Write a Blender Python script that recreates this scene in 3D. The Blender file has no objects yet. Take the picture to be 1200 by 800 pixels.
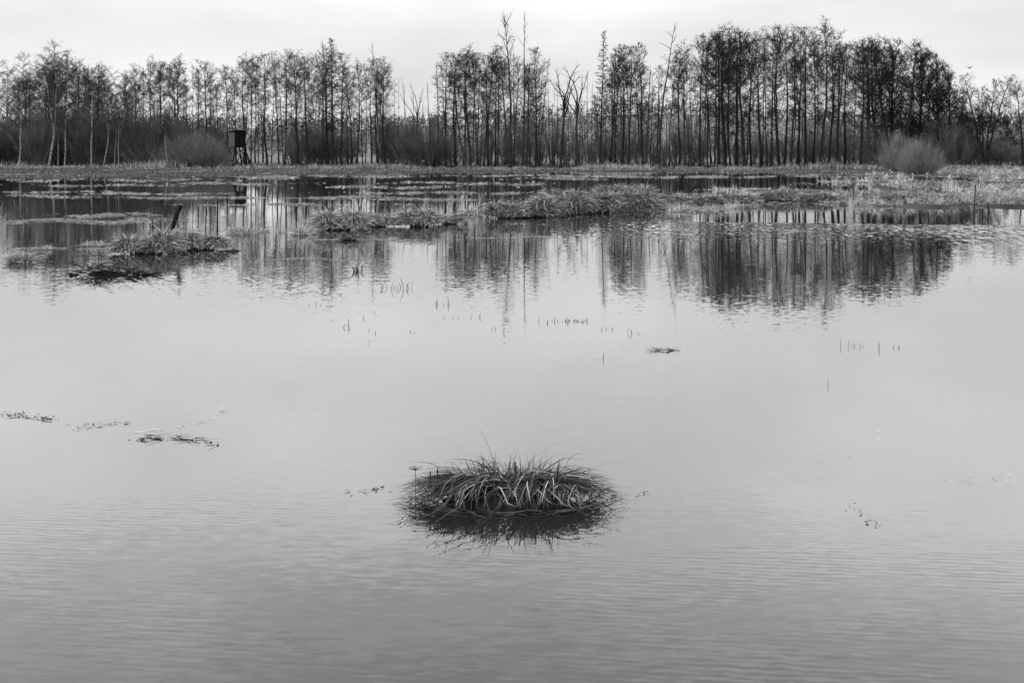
import bpy, math, random
import numpy as np
from mathutils import Vector, Matrix, Euler

# ---------------------------------------------------------------- camera, sky, sun, exposure
SC = bpy.context.scene
COL = SC.collection
F, HZ, CZ = 1167.0, 183.0, 2.0          # focal length and horizon row (1200 x 800 frame), camera height above the water

cam_d = bpy.data.cameras.new('camera'); cam = bpy.data.objects.new('camera', cam_d); COL.objects.link(cam)
cam.location = (0, 0, CZ); cam.rotation_euler = (math.radians(90), 0, 0)
cam_d.sensor_width = 36.0; cam_d.lens = 36.0*F/1200.0
cam_d.shift_y = -(400.0-HZ)/1200.0
cam_d.clip_start = 0.1; cam_d.clip_end = 6000
SC.camera = cam

SUN_EL, SUN_ROT = math.radians(44), math.radians(228)
world = bpy.data.worlds.new('World'); SC.world = world; world.use_nodes = True
wn, wl = world.node_tree.nodes, world.node_tree.links
bg = wn['Background']; bg.inputs['Strength'].default_value = 0.1
sky = wn.new('ShaderNodeTexSky'); sky.sky_type = 'NISHITA'; sky.sun_disc = False
sky.sun_elevation = SUN_EL; sky.sun_rotation = SUN_ROT
bw = wn.new('ShaderNodeRGBToBW'); wl.new(sky.outputs[0], bw.inputs[0])
tc = wn.new('ShaderNodeTexCoord')
sep = wn.new('ShaderNodeSeparateXYZ'); wl.new(tc.outputs['Generated'], sep.inputs[0])
ramp = wn.new('ShaderNodeValToRGB')     # cloud deck brightness against elevation (sine)
wl.new(sep.outputs['Z'], ramp.inputs[0])
er = ramp.color_ramp.elements
def V(g): return (g, g, g, 1)
er[0].position = 0.0; er[0].color = V(.69)
er[1].position = 1.0; er[1].color = V(.62)
for p, g in ((.09, .85), (.125, .88), (.165, 1.03), (.23, 1.15), (.31, 1.24), (.36, 1.10), (.405, .86), (.47, .63), (.6, .66)):
    e = er.new(p); e.color = V(g*.8)
mp = wn.new('ShaderNodeMapping'); mp.inputs['Scale'].default_value = (2.2, 2.2, 7.0)
wl.new(tc.outputs['Generated'], mp.inputs[0])
cn = wn.new('ShaderNodeTexNoise'); cn.inputs['Scale'].default_value = 1.3; cn.inputs['Detail'].default_value = 5
cn.inputs['Roughness'].default_value = .5
wl.new(mp.outputs[0], cn.inputs['Vector'])
mr = wn.new('ShaderNodeMapRange'); mr.inputs[1].default_value = .3; mr.inputs[2].default_value = .7
mr.inputs[3].default_value = 10.75; mr.inputs[4].default_value = 14.4
wl.new(cn.outputs[0], mr.inputs[0])
mul = wn.new('ShaderNodeMath'); mul.operation = 'MULTIPLY'
wl.new(ramp.outputs[0], mul.inputs[0]); wl.new(mr.outputs[0], mul.inputs[1])
mx = wn.new('ShaderNodeMix'); mx.data_type = 'FLOAT'; mx.inputs[0].default_value = .06
wl.new(mul.outputs[0], mx.inputs[2]); wl.new(bw.outputs[0], mx.inputs[3])
wl.new(mx.outputs[0], bg.inputs['Color'])

sun_d = bpy.data.lights.new('sun', 'SUN'); sun_d.energy = 1.5; sun_d.angle = math.radians(10)
sun_d.color = (1, 1, 1)                  # monochrome photograph
sun = bpy.data.objects.new('sun', sun_d); COL.objects.link(sun)
sun.rotation_euler = (math.radians(90)-SUN_EL, 0, math.radians(180)-SUN_ROT)

SC.view_settings.view_transform = 'Standard'; SC.view_settings.look = 'None'
SC.view_settings.exposure = 0.0; SC.view_settings.gamma = 1.0; SC.view_settings.use_curve_mapping = False
SC.render.engine = 'CYCLES'; SC.render.filter_size = 1.05
SC.cycles.max_bounces = 6; SC.cycles.diffuse_bounces = 2; SC.cycles.glossy_bounces = 3

RNG = random.Random(7); NR = np.random.default_rng(11)

# ---------------------------------------------------------------- helpers
def grey_mat(name, lo, hi, scale=3.0, stretch=(1, 1, 1), rough=.9, attr=False, detail=4):
    """procedural grey: noise between two albedos, optionally driven by a per-blade tone"""
    m = bpy.data.materials.new(name); m.use_nodes = True
    n, l = m.node_tree.nodes, m.node_tree.links
    b = n['Principled BSDF']; b.inputs['Roughness'].default_value = rough
    b.inputs['Specular IOR Level'].default_value = .3 if rough < .8 else 0.
    t = n.new('ShaderNodeTexCoord'); mpp = n.new('ShaderNodeMapping'); mpp.inputs['Scale'].default_value = stretch
    l.new(t.outputs['Object'], mpp.inputs[0])
    no = n.new('ShaderNodeTexNoise'); no.inputs['Scale'].default_value = scale; no.inputs['Detail'].default_value = detail
    l.new(mpp.outputs[0], no.inputs['Vector'])
    r = n.new('ShaderNodeMapRange'); r.inputs[1].default_value = .3; r.inputs[2].default_value = .7
    r.inputs[3].default_value = lo; r.inputs[4].default_value = hi
    if attr:
        a = n.new('ShaderNodeAttribute'); a.attribute_name = 'tone'
        mm = n.new('ShaderNodeMix'); mm.data_type = 'FLOAT'; mm.inputs[0].default_value = .08
        l.new(a.outputs['Fac'], mm.inputs[2]); l.new(no.outputs[0], mm.inputs[3])
        r.inputs[1].default_value = .0; r.inputs[2].default_value = 1.0
        pw = n.new('ShaderNodeMath'); pw.operation = 'POWER'; pw.inputs[1].default_value = 1.5; l.new(mm.outputs[0], pw.inputs[0])
        l.new(pw.outputs[0], r.inputs[0])
    else:
        l.new(no.outputs[0], r.inputs[0])
    l.new(r.outputs[0], b.inputs['Base Color'])
    return m

def tag(o, label=None, cat=None, group=None, kind=None):
    if label: o['label'] = label
    if cat: o['category'] = cat
    if group: o['group'] = group
    if kind: o['kind'] = kind
    return o

def link(name, me, mat=None, parent=None):
    o = bpy.data.objects.new(name, me); COL.objects.link(o)
    if mat and not me.materials: me.materials.append(mat)
    if parent: o.parent = parent
    return o

def empty(name, loc=(0, 0, 0)):
    o = bpy.data.objects.new(name, None); o.empty_display_size = .2; COL.objects.link(o); o.location = loc
    return o

class MB:
    """collects tubes, twigs and clumps; build() makes one mesh"""
    def __init__(s): s.v = []; s.f = []
    def tube(s, pts, rad, n=6, cap=True):
        k = len(pts); b0 = len(s.v)
        for i in range(k):
            d = (pts[min(i+1, k-1)]-pts[max(i-1, 0)])
            if d.length < 1e-7: d = Vector((0, 0, 1))
            d.normalize()
            a = d.cross(Vector((0.31, .95, .05)))
            if a.length < .1: a = d.cross(Vector((1, 0, 0)))
            a.normalize(); c = d.cross(a)
            for j in range(n):
                w = 2*math.pi*j/n
                s.v.append(pts[i]+(a*math.cos(w)+c*math.sin(w))*rad[i])
        for i in range(k-1):
            for j in range(n):
                p, q = b0+i*n+j, b0+i*n+(j+1) % n
                s.f.append((p, q, q+n, p+n))
        if cap:
            s.f.append(tuple(b0+j for j in reversed(range(n)))); s.f.append(tuple(b0+(k-1)*n+j for j in range(n)))
    def twig(s, p, q, r):
        d = q-p; a = d.cross(Vector((.3, .2, .93)))
        if a.length < 1e-5: a = d.cross(Vector((1, 0, 0)))
        a.normalize(); c = d.cross(a); c.normalize(); b = len(s.v)
        s.v += [p+a*r, p-a*r*.5+c*r*.87, p-a*r*.5-c*r*.87, q]
        s.f += [(b, b+1, b+3), (b+1, b+2, b+3), (b+2, b, b+3)]
    def clump(s, p, r, g):
        b = len(s.v)
        for k in range(4):
            s.v.append(p+Vector((g.gauss(0, 1), g.gauss(0, 1), g.gauss(0, 1))).normalized()*r*g.uniform(.6, 1.3))
        s.f += [(b, b+1, b+2), (b, b+2, b+3), (b, b+3, b+1), (b+1, b+3, b+2)]
    def box(s, x0, x1, y0, y1, z0, z1, M=None):
        b = len(s.v)
        for z in (z0, z1):
            for x, y in ((x0, y0), (x1, y0), (x1, y1), (x0, y1)):
                p = Vector((x, y, z)); s.v.append(M @ p if M else p)
        s.f += [(b+3, b+2, b+1, b), (b+4, b+5, b+6, b+7), (b, b+1, b+5, b+4), (b+1, b+2, b+6, b+5), (b+2, b+3, b+7, b+6), (b+3, b, b+4, b+7)]
    def mesh(s, name):
        me = bpy.data.meshes.new(name); me.from_pydata([tuple(p) for p in s.v], [], s.f); me.update(); return me
    def build(s, name, mat, parent=None): return link(name, s.mesh(name), mat, parent)

def np_mesh(name, verts, faces, tone=None, smooth=False):
    me = bpy.data.meshes.new(name); nv, (nf, k) = len(verts), faces.shape
    me.vertices.add(nv); me.vertices.foreach_set('co', np.ascontiguousarray(verts, dtype=np.float32).ravel())
    me.loops.add(nf*k); me.loops.foreach_set('vertex_index', np.ascontiguousarray(faces, dtype=np.int32).ravel())
    me.polygons.add(nf); me.polygons.foreach_set('loop_start', np.arange(0, nf*k, k, dtype=np.int32))
    try: me.polygons.foreach_set('loop_total', np.full(nf, k, dtype=np.int32))
    except Exception: pass
    if smooth: me.polygons.foreach_set('use_smooth', np.ones(nf, dtype=bool))
    if tone is not None:
        a = me.attributes.new('tone', 'FLOAT', 'POINT'); a.data.foreach_set('value', np.ascontiguousarray(tone, dtype=np.float32))
    me.update(calc_edges=True); me.validate(); return me

def blades(root, az, lean, length, width, droop, tone, seg=4, floor=0.004, rng=NR, taper=1.0):
    """many curved grass blades as numpy arrays: returns verts, faces, tone"""
    n = len(root); t = np.linspace(0, 1, seg+1)
    th = lean[:, None]+droop[:, None]*t[None, :]**1.3
    st = (length/seg)[:, None]
    dr = np.sin(th)*st; dz = np.cos(th)*st
    r = np.concatenate([np.zeros((n, 1)), np.cumsum(dr[:, :-1], 1)], 1)
    z = np.concatenate([np.zeros((n, 1)), np.cumsum(dz[:, :-1], 1)], 1)
    bend = rng.normal(0, .22, n)[:, None]*t[None, :]
    a = az[:, None]+bend
    x = root[:, 0:1]+r*np.cos(a); y = root[:, 1:2]+r*np.sin(a); zz = np.maximum(root[:, 2:3]+z, floor+rng.uniform(0, .006, n)[:, None])
    tw = rng.uniform(-.9, .9, n)
    wx, wy, wz = -np.sin(az)*np.cos(tw), np.cos(az)*np.cos(tw), np.sin(tw)
    w = (width[:, None]*np.maximum(1-taper*t[None, :]**2, .06))*.5
    P = np.empty((n, seg+1, 2, 3))
    for s, sg in ((0, -1), (1, 1)):
        P[:, :, s, 0] = x+sg*w*wx[:, None]; P[:, :, s, 1] = y+sg*w*wy[:, None]; P[:, :, s, 2] = zz+sg*w*wz[:, None]
    base = (np.arange(n)*(seg+1)*2)[:, None]+(np.arange(seg)*2)[None, :]
    Fc = np.stack([base, base+1, base+3, base+2], -1).reshape(-1, 4)
    return P.reshape(-1, 3), Fc, np.repeat(tone, (seg+1)*2)

def join(parts):
    vs, fs, ts, o = [], [], [], 0
    for v, f, t in parts:
        vs.append(v); fs.append(f+o); ts.append(t); o += len(v)
    return np.concatenate(vs), np.concatenate(fs), np.concatenate(ts)

def wp(x, y, z=0.0):
    """the point at height z that stands at photo row y, column x: a real place on the water or the land"""
    Y = (CZ-z)*F/(y-HZ); return Vector(((x-600)*Y/F, Y, z))
def atY(x, y, Y): return Vector(((x-600)*Y/F, Y, CZ+(HZ-y)*Y/F))

def fbm(x, y, seed, octs=4):
    g = np.random.default_rng(seed); out = np.zeros_like(x, dtype=float); amp = 1.0; fr = 1.0; tot = 0
    for _ in range(octs):
        for _ in range(4):
            a = g.uniform(0, 2*np.pi); k = fr*g.uniform(.7, 1.4)
            out += amp*np.sin((x*np.cos(a)+y*np.sin(a))*k+g.uniform(0, 6.28)); tot += amp*.5
        fr *= 2.1; amp *= .55
    return out/tot

def inpoly(x, y, poly):
    ins = np.zeros(x.shape, bool); n = len(poly)
    for i in range(n):
        (x1, y1), (x2, y2) = poly[i], poly[(i+1) % n]
        c = ((y1 > y) != (y2 > y)) & (x < (x2-x1)*(y-y1)/(y2-y1+1e-12)+x1)
        ins ^= c
    return ins

# ---------------------------------------------------------------- materials
M_ground = grey_mat('ground_mat', .04, .12, .8, detail=8)
_n, _l = M_ground.node_tree.nodes, M_ground.node_tree.links      # dark wet peat by the water, pale dry meadow beyond the wood
_b = _n['Principled BSDF']; _src = _b.inputs['Base Color'].links[0].from_socket
_ge = _n.new('ShaderNodeNewGeometry'); _sx2 = _n.new('ShaderNodeSeparateXYZ'); _l.new(_ge.outputs['Position'], _sx2.inputs[0])
_mr = _n.new('ShaderNodeMapRange'); _mr.inputs[1].default_value = 165; _mr.inputs[2].default_value = 260; _l.new(_sx2.outputs['Y'], _mr.inputs[0])
_mi = _n.new('ShaderNodeMix'); _mi.data_type = 'FLOAT'; _mi.inputs[3].default_value = .30; _l.new(_mr.outputs[0], _mi.inputs[0]); _l.new(_src, _mi.inputs[2]); _l.new(_mi.outputs[0], _b.inputs['Base Color'])
M_grass = grey_mat('dry_grass', .07, .80, 6, attr=True)
M_bank = grey_mat('bank_grass', .08, .55, .15, attr=True)
M_sedge = grey_mat('sedge_blade', .012, .75, 30, attr=True, rough=.6)
M_tuss = grey_mat('tussock_blade', .03, .85, 20, attr=True, rough=.7)
M_peat = grey_mat('peat', .012, .05, 14)
M_bark = grey_mat('alder_bark', .014, .045, 5, (1, 1, .25))
M_twig = grey_mat('alder_twig', .018, .04, 2)
M_dead = grey_mat('dead_wood', .02, .06, 6, (1, 1, .2))
M_birch = grey_mat('birch_bark', .05, .50, 2.2, (1, 1, 2.2))
M_birchtwig = grey_mat('birch_twig', .05, .10, 2)
M_shrub = grey_mat('shrub_twig', .08, .20, .6)
M_willow = grey_mat('willow_twig', .14, .34, 1.2)
M_greybush = grey_mat('grey_bush_twig', .14, .32, 1.0)
M_wood = grey_mat('weathered_boards', .01, .03, 4, (6, 6, .6))
M_palewood_litwall = grey_mat('pale_wood_lit_wall', .10, .19, 4, (6, 6, .6))  # pale sticks and roof; on the hide's left wall it paints in the light
M_post = grey_mat('post_wood', .008, .03, 12, (1, 1, .2))
M_weed = grey_mat('floating_weed_mat', .25, .60, 5, attr=True)
M_scum = grey_mat('dried_scum', .80, .92, 5)
M_debris = grey_mat('wet_debris', .015, .10, 20, attr=True, rough=.6)
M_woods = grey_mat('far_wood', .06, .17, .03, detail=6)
M_bird = grey_mat('bird_feather', .02, .05, 20)

# ---------------------------------------------------------------- water
def water_material():
    m = bpy.data.materials.new('lake_water'); m.use_nodes = True
    n, l = m.node_tree.nodes, m.node_tree.links
    for x in list(n): n.remove(x)
    out = n.new('ShaderNodeOutputMaterial')
    geo = n.new('ShaderNodeNewGeometry'); sp = n.new('ShaderNodeSeparateXYZ'); l.new(geo.outputs['Position'], sp.inputs[0])
    def math_(op, a, b=None, c=None, clamp=False):
        k = n.new('ShaderNodeMath'); k.operation = op; k.use_clamp = clamp
        for i, v in enumerate((a, b, c)):
            if v is None: continue
            if isinstance(v, (int, float)): k.inputs[i].default_value = v
            else: l.new(v, k.inputs[i])
        return k.outputs[0]
    def rng_(v, a, b, c, d, smooth=False):
        k = n.new('ShaderNodeMapRange'); k.interpolation_type = 'SMOOTHSTEP' if smooth else 'LINEAR'
        l.new(v, k.inputs[0])
        for i, q in enumerate((a, b, c, d)): k.inputs[i+1].default_value = q
        return k.outputs[0]
    def noise(scale, stretch, rot=0., detail=2, w=0.):
        mpp = n.new('ShaderNodeMapping'); mpp.vector_type = 'POINT'
        mpp.inputs['Scale'].default_value = stretch; mpp.inputs['Rotation'].default_value = (0, 0, rot); mpp.inputs['Location'].default_value = (w, w, 0)
        l.new(geo.outputs['Position'], mpp.inputs[0])
        k = n.new('ShaderNodeTexNoise'); k.inputs['Scale'].default_value = scale; k.inputs['Detail'].default_value = detail
        l.new(mpp.outputs[0], k.inputs['Vector']); return k
    X, Y = sp.outputs['X'], sp.outputs['Y']
    # a breath of wind roughens the water in front of a straight calm edge
    d = math_('SUBTRACT', math_('MULTIPLY_ADD', X, -.178, 31.45), Y)
    front = rng_(d, 0, .25, 0, 1, True)
    gust = math_('MULTIPLY', front, rng_(d, .2, 10, 1, .0, True))
    gust = math_('MULTIPLY', gust, rng_(X, -.5, 6, 0.1, 1, True))
    gust = math_('MULTIPLY', gust, rng_(noise(.45, (1, .5, 1), 0, 2, 4.).outputs[0], .35, .6, .45, 1.0))
    patch = rng_(noise(.22, (.6, 1.5, 1), .3, 2, 9.).outputs[0], .38, .62, .25, 1.0, True)
    calm_far = rng_(Y, 24, 40, 1.0, .28, True)
    base = math_('MULTIPLY', math_('MULTIPLY_ADD', patch, .75, .25), calm_far)
    near = rng_(Y, 3, 14, 1.7, 1.0)
    base = math_('MULTIPLY', base, near)
    def vec(col, amt):
        s1 = n.new('ShaderNodeVectorMath'); s1.operation = 'SUBTRACT'; l.new(col, s1.inputs[0]); s1.inputs[1].default_value = (.5, .5, .5)
        s2 = n.new('ShaderNodeVectorMath'); s2.operation = 'SCALE'; l.new(s1.outputs[0], s2.inputs[0]); l.new(amt, s2.inputs['Scale'])
        return s2.outputs[0]
    r1 = vec(noise(1.0, (9.0, 30.0, 1), .16, 3).outputs['Color'], math_('MULTIPLY', math_('MULTIPLY', base, .035), rng_(Y, 7, 14, 1, 0, True)))
    r2 = vec(noise(1.0, (1.3, 4.5, 1), -.1, 2, 3.).outputs['Color'], math_('MULTIPLY', base, .008))
    r4 = vec(noise(1.0, (13., 15., 1), .1, 2, 5.).outputs['Color'], math_('MULTIPLY', math_('MULTIPLY', base, .06), rng_(Y, 7, 14, 0, 1, True)))
    r3 = vec(noise(1.0, (10.0, 3.2, 1), 0, 3, 7.).outputs['Color'], math_('MULTIPLY', gust, .62))
    def add(a, b):
        k = n.new('ShaderNodeVectorMath'); k.operation = 'ADD'; l.new(a, k.inputs[0])
        if isinstance(b, tuple): k.inputs[1].default_value = b
        else: l.new(b, k.inputs[1])
        return k.outputs[0]
    def train(rot, lam, dist, amt, w):
        mpp = n.new('ShaderNodeMapping'); mpp.inputs['Rotation'].default_value = (0, 0, rot); mpp.inputs['Scale'].default_value = (.55, 1, 1); mpp.inputs['Location'].default_value = (w, w, 0)
        l.new(geo.outputs['Position'], mpp.inputs[0])
        k = n.new('ShaderNodeTexWave'); k.wave_type = 'BANDS'; k.bands_direction = 'Y'; k.inputs['Scale'].default_value = 6.2832/20/lam
        k.inputs['Distortion'].default_value = dist; k.inputs['Detail'].default_value = 3; k.inputs['Detail Scale'].default_value = 2.2; k.inputs['Detail Roughness'].default_value = .6
        l.new(mpp.outputs[0], k.inputs['Vector'])
        c = n.new('ShaderNodeCombineXYZ'); c.inputs[0].default_value = .5; c.inputs[2].default_value = .5; l.new(k.outputs['Fac'], c.inputs[1])
        return vec(c.outputs[0], amt)
    puff = math_('MULTIPLY', rng_(noise(.8, (.7, 1.6, 1), .25, 3, 13.).outputs[0], .40, .66, .0, 1.0, True), rng_(Y, 8, 15, 1, .0, True))
    r5 = add(train(.20, .040, 5., math_('MULTIPLY', puff, .022), 1.), train(.02, .066, 7., math_('MULTIPLY', puff, .013), 4.))
    s = add(add(add(add(r1, r2), r3), r4), r5)
    flat = n.new('ShaderNodeVectorMath'); flat.operation = 'MULTIPLY'; l.new(s, flat.inputs[0]); flat.inputs[1].default_value = (.35, 1, 0)
    nn = n.new('ShaderNodeVectorMath'); nn.operation = 'NORMALIZE'; l.new(add(flat.outputs[0], (0, 0, 1)), nn.inputs[0])
    gl = n.new('ShaderNodeBsdfGlossy'); gl.inputs['Roughness'].default_value = .004; gl.inputs['Color'].default_value = (1, 1, 1, 1)
    l.new(nn.outputs[0], gl.inputs['Normal'])
    df = n.new('ShaderNodeBsdfDiffuse'); df.inputs['Color'].default_value = (.035, .035, .035, 1)
    dt = n.new('ShaderNodeVectorMath'); dt.operation = 'DOT_PRODUCT'; l.new(nn.outputs[0], dt.inputs[0]); l.new(geo.outputs['Incoming'], dt.inputs[1])
    fr = math_('MULTIPLY_ADD', math_('POWER', math_('SUBTRACT', 1.0, math_('ABSOLUTE', dt.outputs['Value'])), 4.0), .75, .25, True)
    mxs = n.new('ShaderNodeMixShader'); l.new(fr, mxs.inputs[0]); l.new(df.outputs[0], mxs.inputs[1]); l.new(gl.outputs[0], mxs.inputs[2])
    l.new(mxs.outputs[0], out.inputs[0])
    return m

wm = bpy.data.meshes.new('water'); wm.from_pydata([(-500, -60, 0), (500, -60, 0), (500, 178, 0), (-500, 178, 0)], [], [(0, 1, 2, 3)])
tag(link('water', wm, water_material()), 'still grey flooded meadow water mirroring the bare trees and sky', 'water', kind='structure')

# ---------------------------------------------------------------- ground: lake bed, marsh, bank, meadow and far hill in one sheet
MARSH_PX = [(572, 251), (600, 241), (640, 231), (690, 222), (760, 218), (840, 217), (900, 215.5), (950, 212), (985, 207.5), (1030, 202),
            (1080, 199.5),
            (1330, 199), (1400, 246), (1100, 244), (1000, 242), (930, 239), (880, 244), (830, 250), (780, 249), (740, 246), (700, 250), (650, 255), (575, 256)]
MARSH = [tuple(wp(x, y)[:2]) for x, y in MARSH_PX]
_sx = np.array([-400, -120, -55, -45, -30, -24, -10, 0, 20, 33, 40, 60, 400.]); _sy = np.array([86, 86, 86, 91, 97, 111, 120, 126, 127, 125, 118, 110, 100.])
def hill_top(x): return 25+5*np.sin(x/170.+1)+3*np.sin(x/61.)+np.clip((x-150)/60., -3, 0)*1.0
def ground_z(x, y):
    sh = np.interp(x, _sx, _sy)+2.2*fbm(x*.35, x*0+3, 5, 3)
    d = y-sh
    z = np.where(d > 0, .05+np.minimum(d, 50)*.0045+np.clip(d-50, 0, 300)*.0038, np.maximum(.05+d*.03, -.7))
    z = z+np.where(d > 2, .05*fbm(x*.5, y*.5, 21), 0)
    s = np.clip((y-430)/330., 0, 1); s = s*s*(3-2*s)
    return z+s*hill_top(x)
def axis(*segs):
    out = []
    for a, b, st in segs: out += list(np.arange(a, b, st))
    return np.array(out+[segs[-1][1]])
gx = axis((-3000, -400, 130), (-400, -90, 10), (-90, -4, 1.0), (-4, 46, .45), (46, 90, 1.0), (90, 400, 10), (400, 3000, 130))
gy = axis((-70, 24, 5), (24, 62, .45), (62, 190, .9), (190, 460, 9), (460, 820, 15), (820, 3600, 180))
GX, GY = np.meshgrid(gx, gy)
mask = inpoly(GX, GY, MARSH).astype(float)
for _ in range(2):
    p = np.pad(mask, 1, mode='edge'); mask = (p[:-2, 1:-1]+p[2:, 1:-1]+p[1:-1, :-2]+p[1:-1, 2:]+p[1:-1, 1:-1]*2)/6
far = np.clip((GY-60)/60, 0, 1)
msh = -.315+.30*mask+.15*np.exp(-((GY-38)/6.)**2)+(.10-.03*far)*fbm(GX*.45, GY*.30, 31, 3)+.10*fbm(GX*.13, GY*.22, 32, 2)
GZ = np.maximum(ground_z(GX, GY), np.where(mask > .02, msh, -9))
ny_, nx_ = GX.shape
idx = np.arange(nx_*ny_).reshape(ny_, nx_)
gf = np.stack([idx[:-1, :-1], idx[:-1, 1:], idx[1:, 1:], idx[1:, :-1]], -1).reshape(-1, 4)
gme = np_mesh('ground', np.stack([GX, GY, GZ], -1).reshape(-1, 3), gf, smooth=True)
tag(link('ground', gme, M_ground), 'low wet meadow and marsh ground rising to a distant wooded hill', 'ground', kind='structure')
def gz(x, y):
    x = np.atleast_1d(np.asarray(x, float)); y = np.atleast_1d(np.asarray(y, float))
    i = np.clip(np.searchsorted(gx, x)-1, 0, nx_-2); j = np.clip(np.searchsorted(gy, y)-1, 0, ny_-2)
    u = (x-gx[i])/(gx[i+1]-gx[i]); v = (y-gy[j])/(gy[j+1]-gy[j])
    return (GZ[j, i]*(1-u)*(1-v)+GZ[j, i+1]*u*(1-v)+GZ[j+1, i]*(1-u)*v+GZ[j+1, i+1]*u*v)
def gz1(x, y): return float(gz(x, y)[0])

# ---------------------------------------------------------------- grass that nobody could count
def tufts(px, py, nb, hmin, hmax, wmin, wmax, spread, seg, toff=0., lean=(.1, .9), droop=(.3, 1.3), floor=.004, sx=None, patch=.22):
    n = len(px); z = gz(px, py)
    k = np.repeat(np.arange(n), nb)
    tx = NR.normal(0, spread, n*nb); ty = NR.normal(0, spread, n*nb)
    root = np.stack([px[k]+tx, py[k]+ty, np.maximum(z[k], 0)-.01], 1)
    sc = (NR.uniform(.6, 1.25, n)*(1 if sx is None else sx))[k]
    pref = NR.uniform(0, 6.28, n)[k]
    az = pref+NR.normal(0, 1.3, n*nb)
    tn = np.clip((NR.normal(.5+toff, .2, n)+patch*fbm(px*.35, py*.16, 61, 4))[k]+NR.normal(0, .2, n*nb), 0, 1)
    return blades(root, az, NR.uniform(*lean, n*nb), NR.uniform(hmin, hmax, n*nb)*sc, NR.uniform(wmin, wmax, n*nb), NR.uniform(*droop, n*nb), tn, seg, floor)
parts = []
# marsh: ragged clumps on dark wet ground, near part then far part
def marsh_pts(n, x0, x1, y0, y1):
    x = NR.uniform(x0, x1, n); y = NR.uniform(y0, y1, n)
    c = fbm(x*1.1, y*.8, 77, 3)+.6*fbm(x*.25, y*.18, 79, 2)
    k = inpoly(x, y, MARSH) & (gz(x, y) > -.05) & (c > -.45+.35*NR.normal(0, 1, n)); return x[k], y[k], c[k]
x, y, c = marsh_pts(26000, -2, 34, 31, 58)
k = (x/y > .145) | (NR.random(len(x)) < .18); x, y, c = x[k], y[k], c[k]
parts.append(tufts(x, y, 12, .10, .32, .010, .024, .10, 4, .02, (.7, 1.5), (.0, 1.0), sx=np.clip(.7+.5*c, .35, 1.5)))
k = NR.random(len(x)) < .07*np.clip(1+1.5*c, 0, 3)
parts.append(tufts(x[k], y[k], 16, .22, .5, .010, .022, .07, 4, .28, (.05, .8), (.4, 1.6)))
x, y, c = marsh_pts(44000, 0, 85, 56, 150)
parts.append(tufts(x, y, 7, .10, .28, .025, .05, .16, 3, .02, (.7, 1.5), (.0, .9), sx=np.clip(.7+.5*c, .35, 1.6)))
k = NR.random(len(x)) < .04*np.clip(1+1.5*c, 0, 3)
parts.append(tufts(x[k], y[k], 12, .25, .6, .03, .06, .14, 3, .28, (.05, .7), (.4, 1.4)))
v, f, t = join(parts)
tag(link('marsh_grass', np_mesh('marsh_grass', v, f, t), M_grass), 'pale matted dead grass over the marsh on the right', 'grass', kind='stuff')
N = 46000
x = NR.uniform(-115, 115, N); y = 84+108*NR.random(N)**1.1
g_ = gz(x, y); k = (g_ > .01) & ~inpoly(x, y, MARSH) & (fbm(x*.25, y*.4, 78, 3) > -.7); x, y = x[k], y[k]
v, f, t = tufts(x, y, 6, .10, .30, .04, .08, .25, 2, .0, (.6, 1.5), (.0, .8), sx=np.clip(.8+.6*fbm(x*.3, y*.25, 83, 3), .3, 2.0))
# a taller ragged fringe at the foot of the trees
x2 = NR.uniform(-110, 110, 5200); y2 = NR.uniform(138, 150, 5200)
k = fbm(x2*.5, y2*.2, 91, 3) > -.1; x2, y2 = x2[k], y2[k]
v2, f2, t2 = tufts(x2, y2, 9, .3, 1.0, .05, .1, .28, 3, .18, (.05, .9), (.3, 1.3), sx=np.clip(.8+.7*fbm(x2*.4, y2*.1, 84, 3), .3, 1.7))
v, f, t = join([(v, f, t), (v2, f2, t2)])
tag(link('bank_grass', np_mesh('bank_grass', v, f, t), M_bank), 'short dead grass along the far bank below the trees', 'grass', kind='stuff')

# floating streaks of weed on the still water
def weed_band(x0, x1, y0, y1, n, size, lift=.004):
    n = n*4
    px = (x0+x1)/2+(x1-x0)/2*np.where(NR.random(n) < .35, NR.uniform(-1, 1, n), NR.normal(0, .65, n))
    py = (y0+y1)/2+(y1-y0)*.5*np.sin(px*.05+x0)*.6+NR.normal(0, (y1-y0)/7+.05, n)
    keep = fbm(px*.12, py*1.2, int(x0+y0*7) % 997, 3) > -.05+NR.normal(0, .3, n)
    px, py = px[keep], py[keep]; n = len(px)
    Y = CZ*F/(py-HZ); X = (px-600)*Y/F
    L = size*.8*NR.uniform(.4, 1.5, n)
    return blades(np.stack([X, Y, np.full(n, .002)], 1), NR.uniform(0, 6.28, n), NR.uniform(1.2, 1.57, n), L, L*NR.uniform(.06, .16, n), NR.uniform(-.2, .2, n), NR.uniform(.1, 1, n), 2, lift)
wb = []
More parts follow.
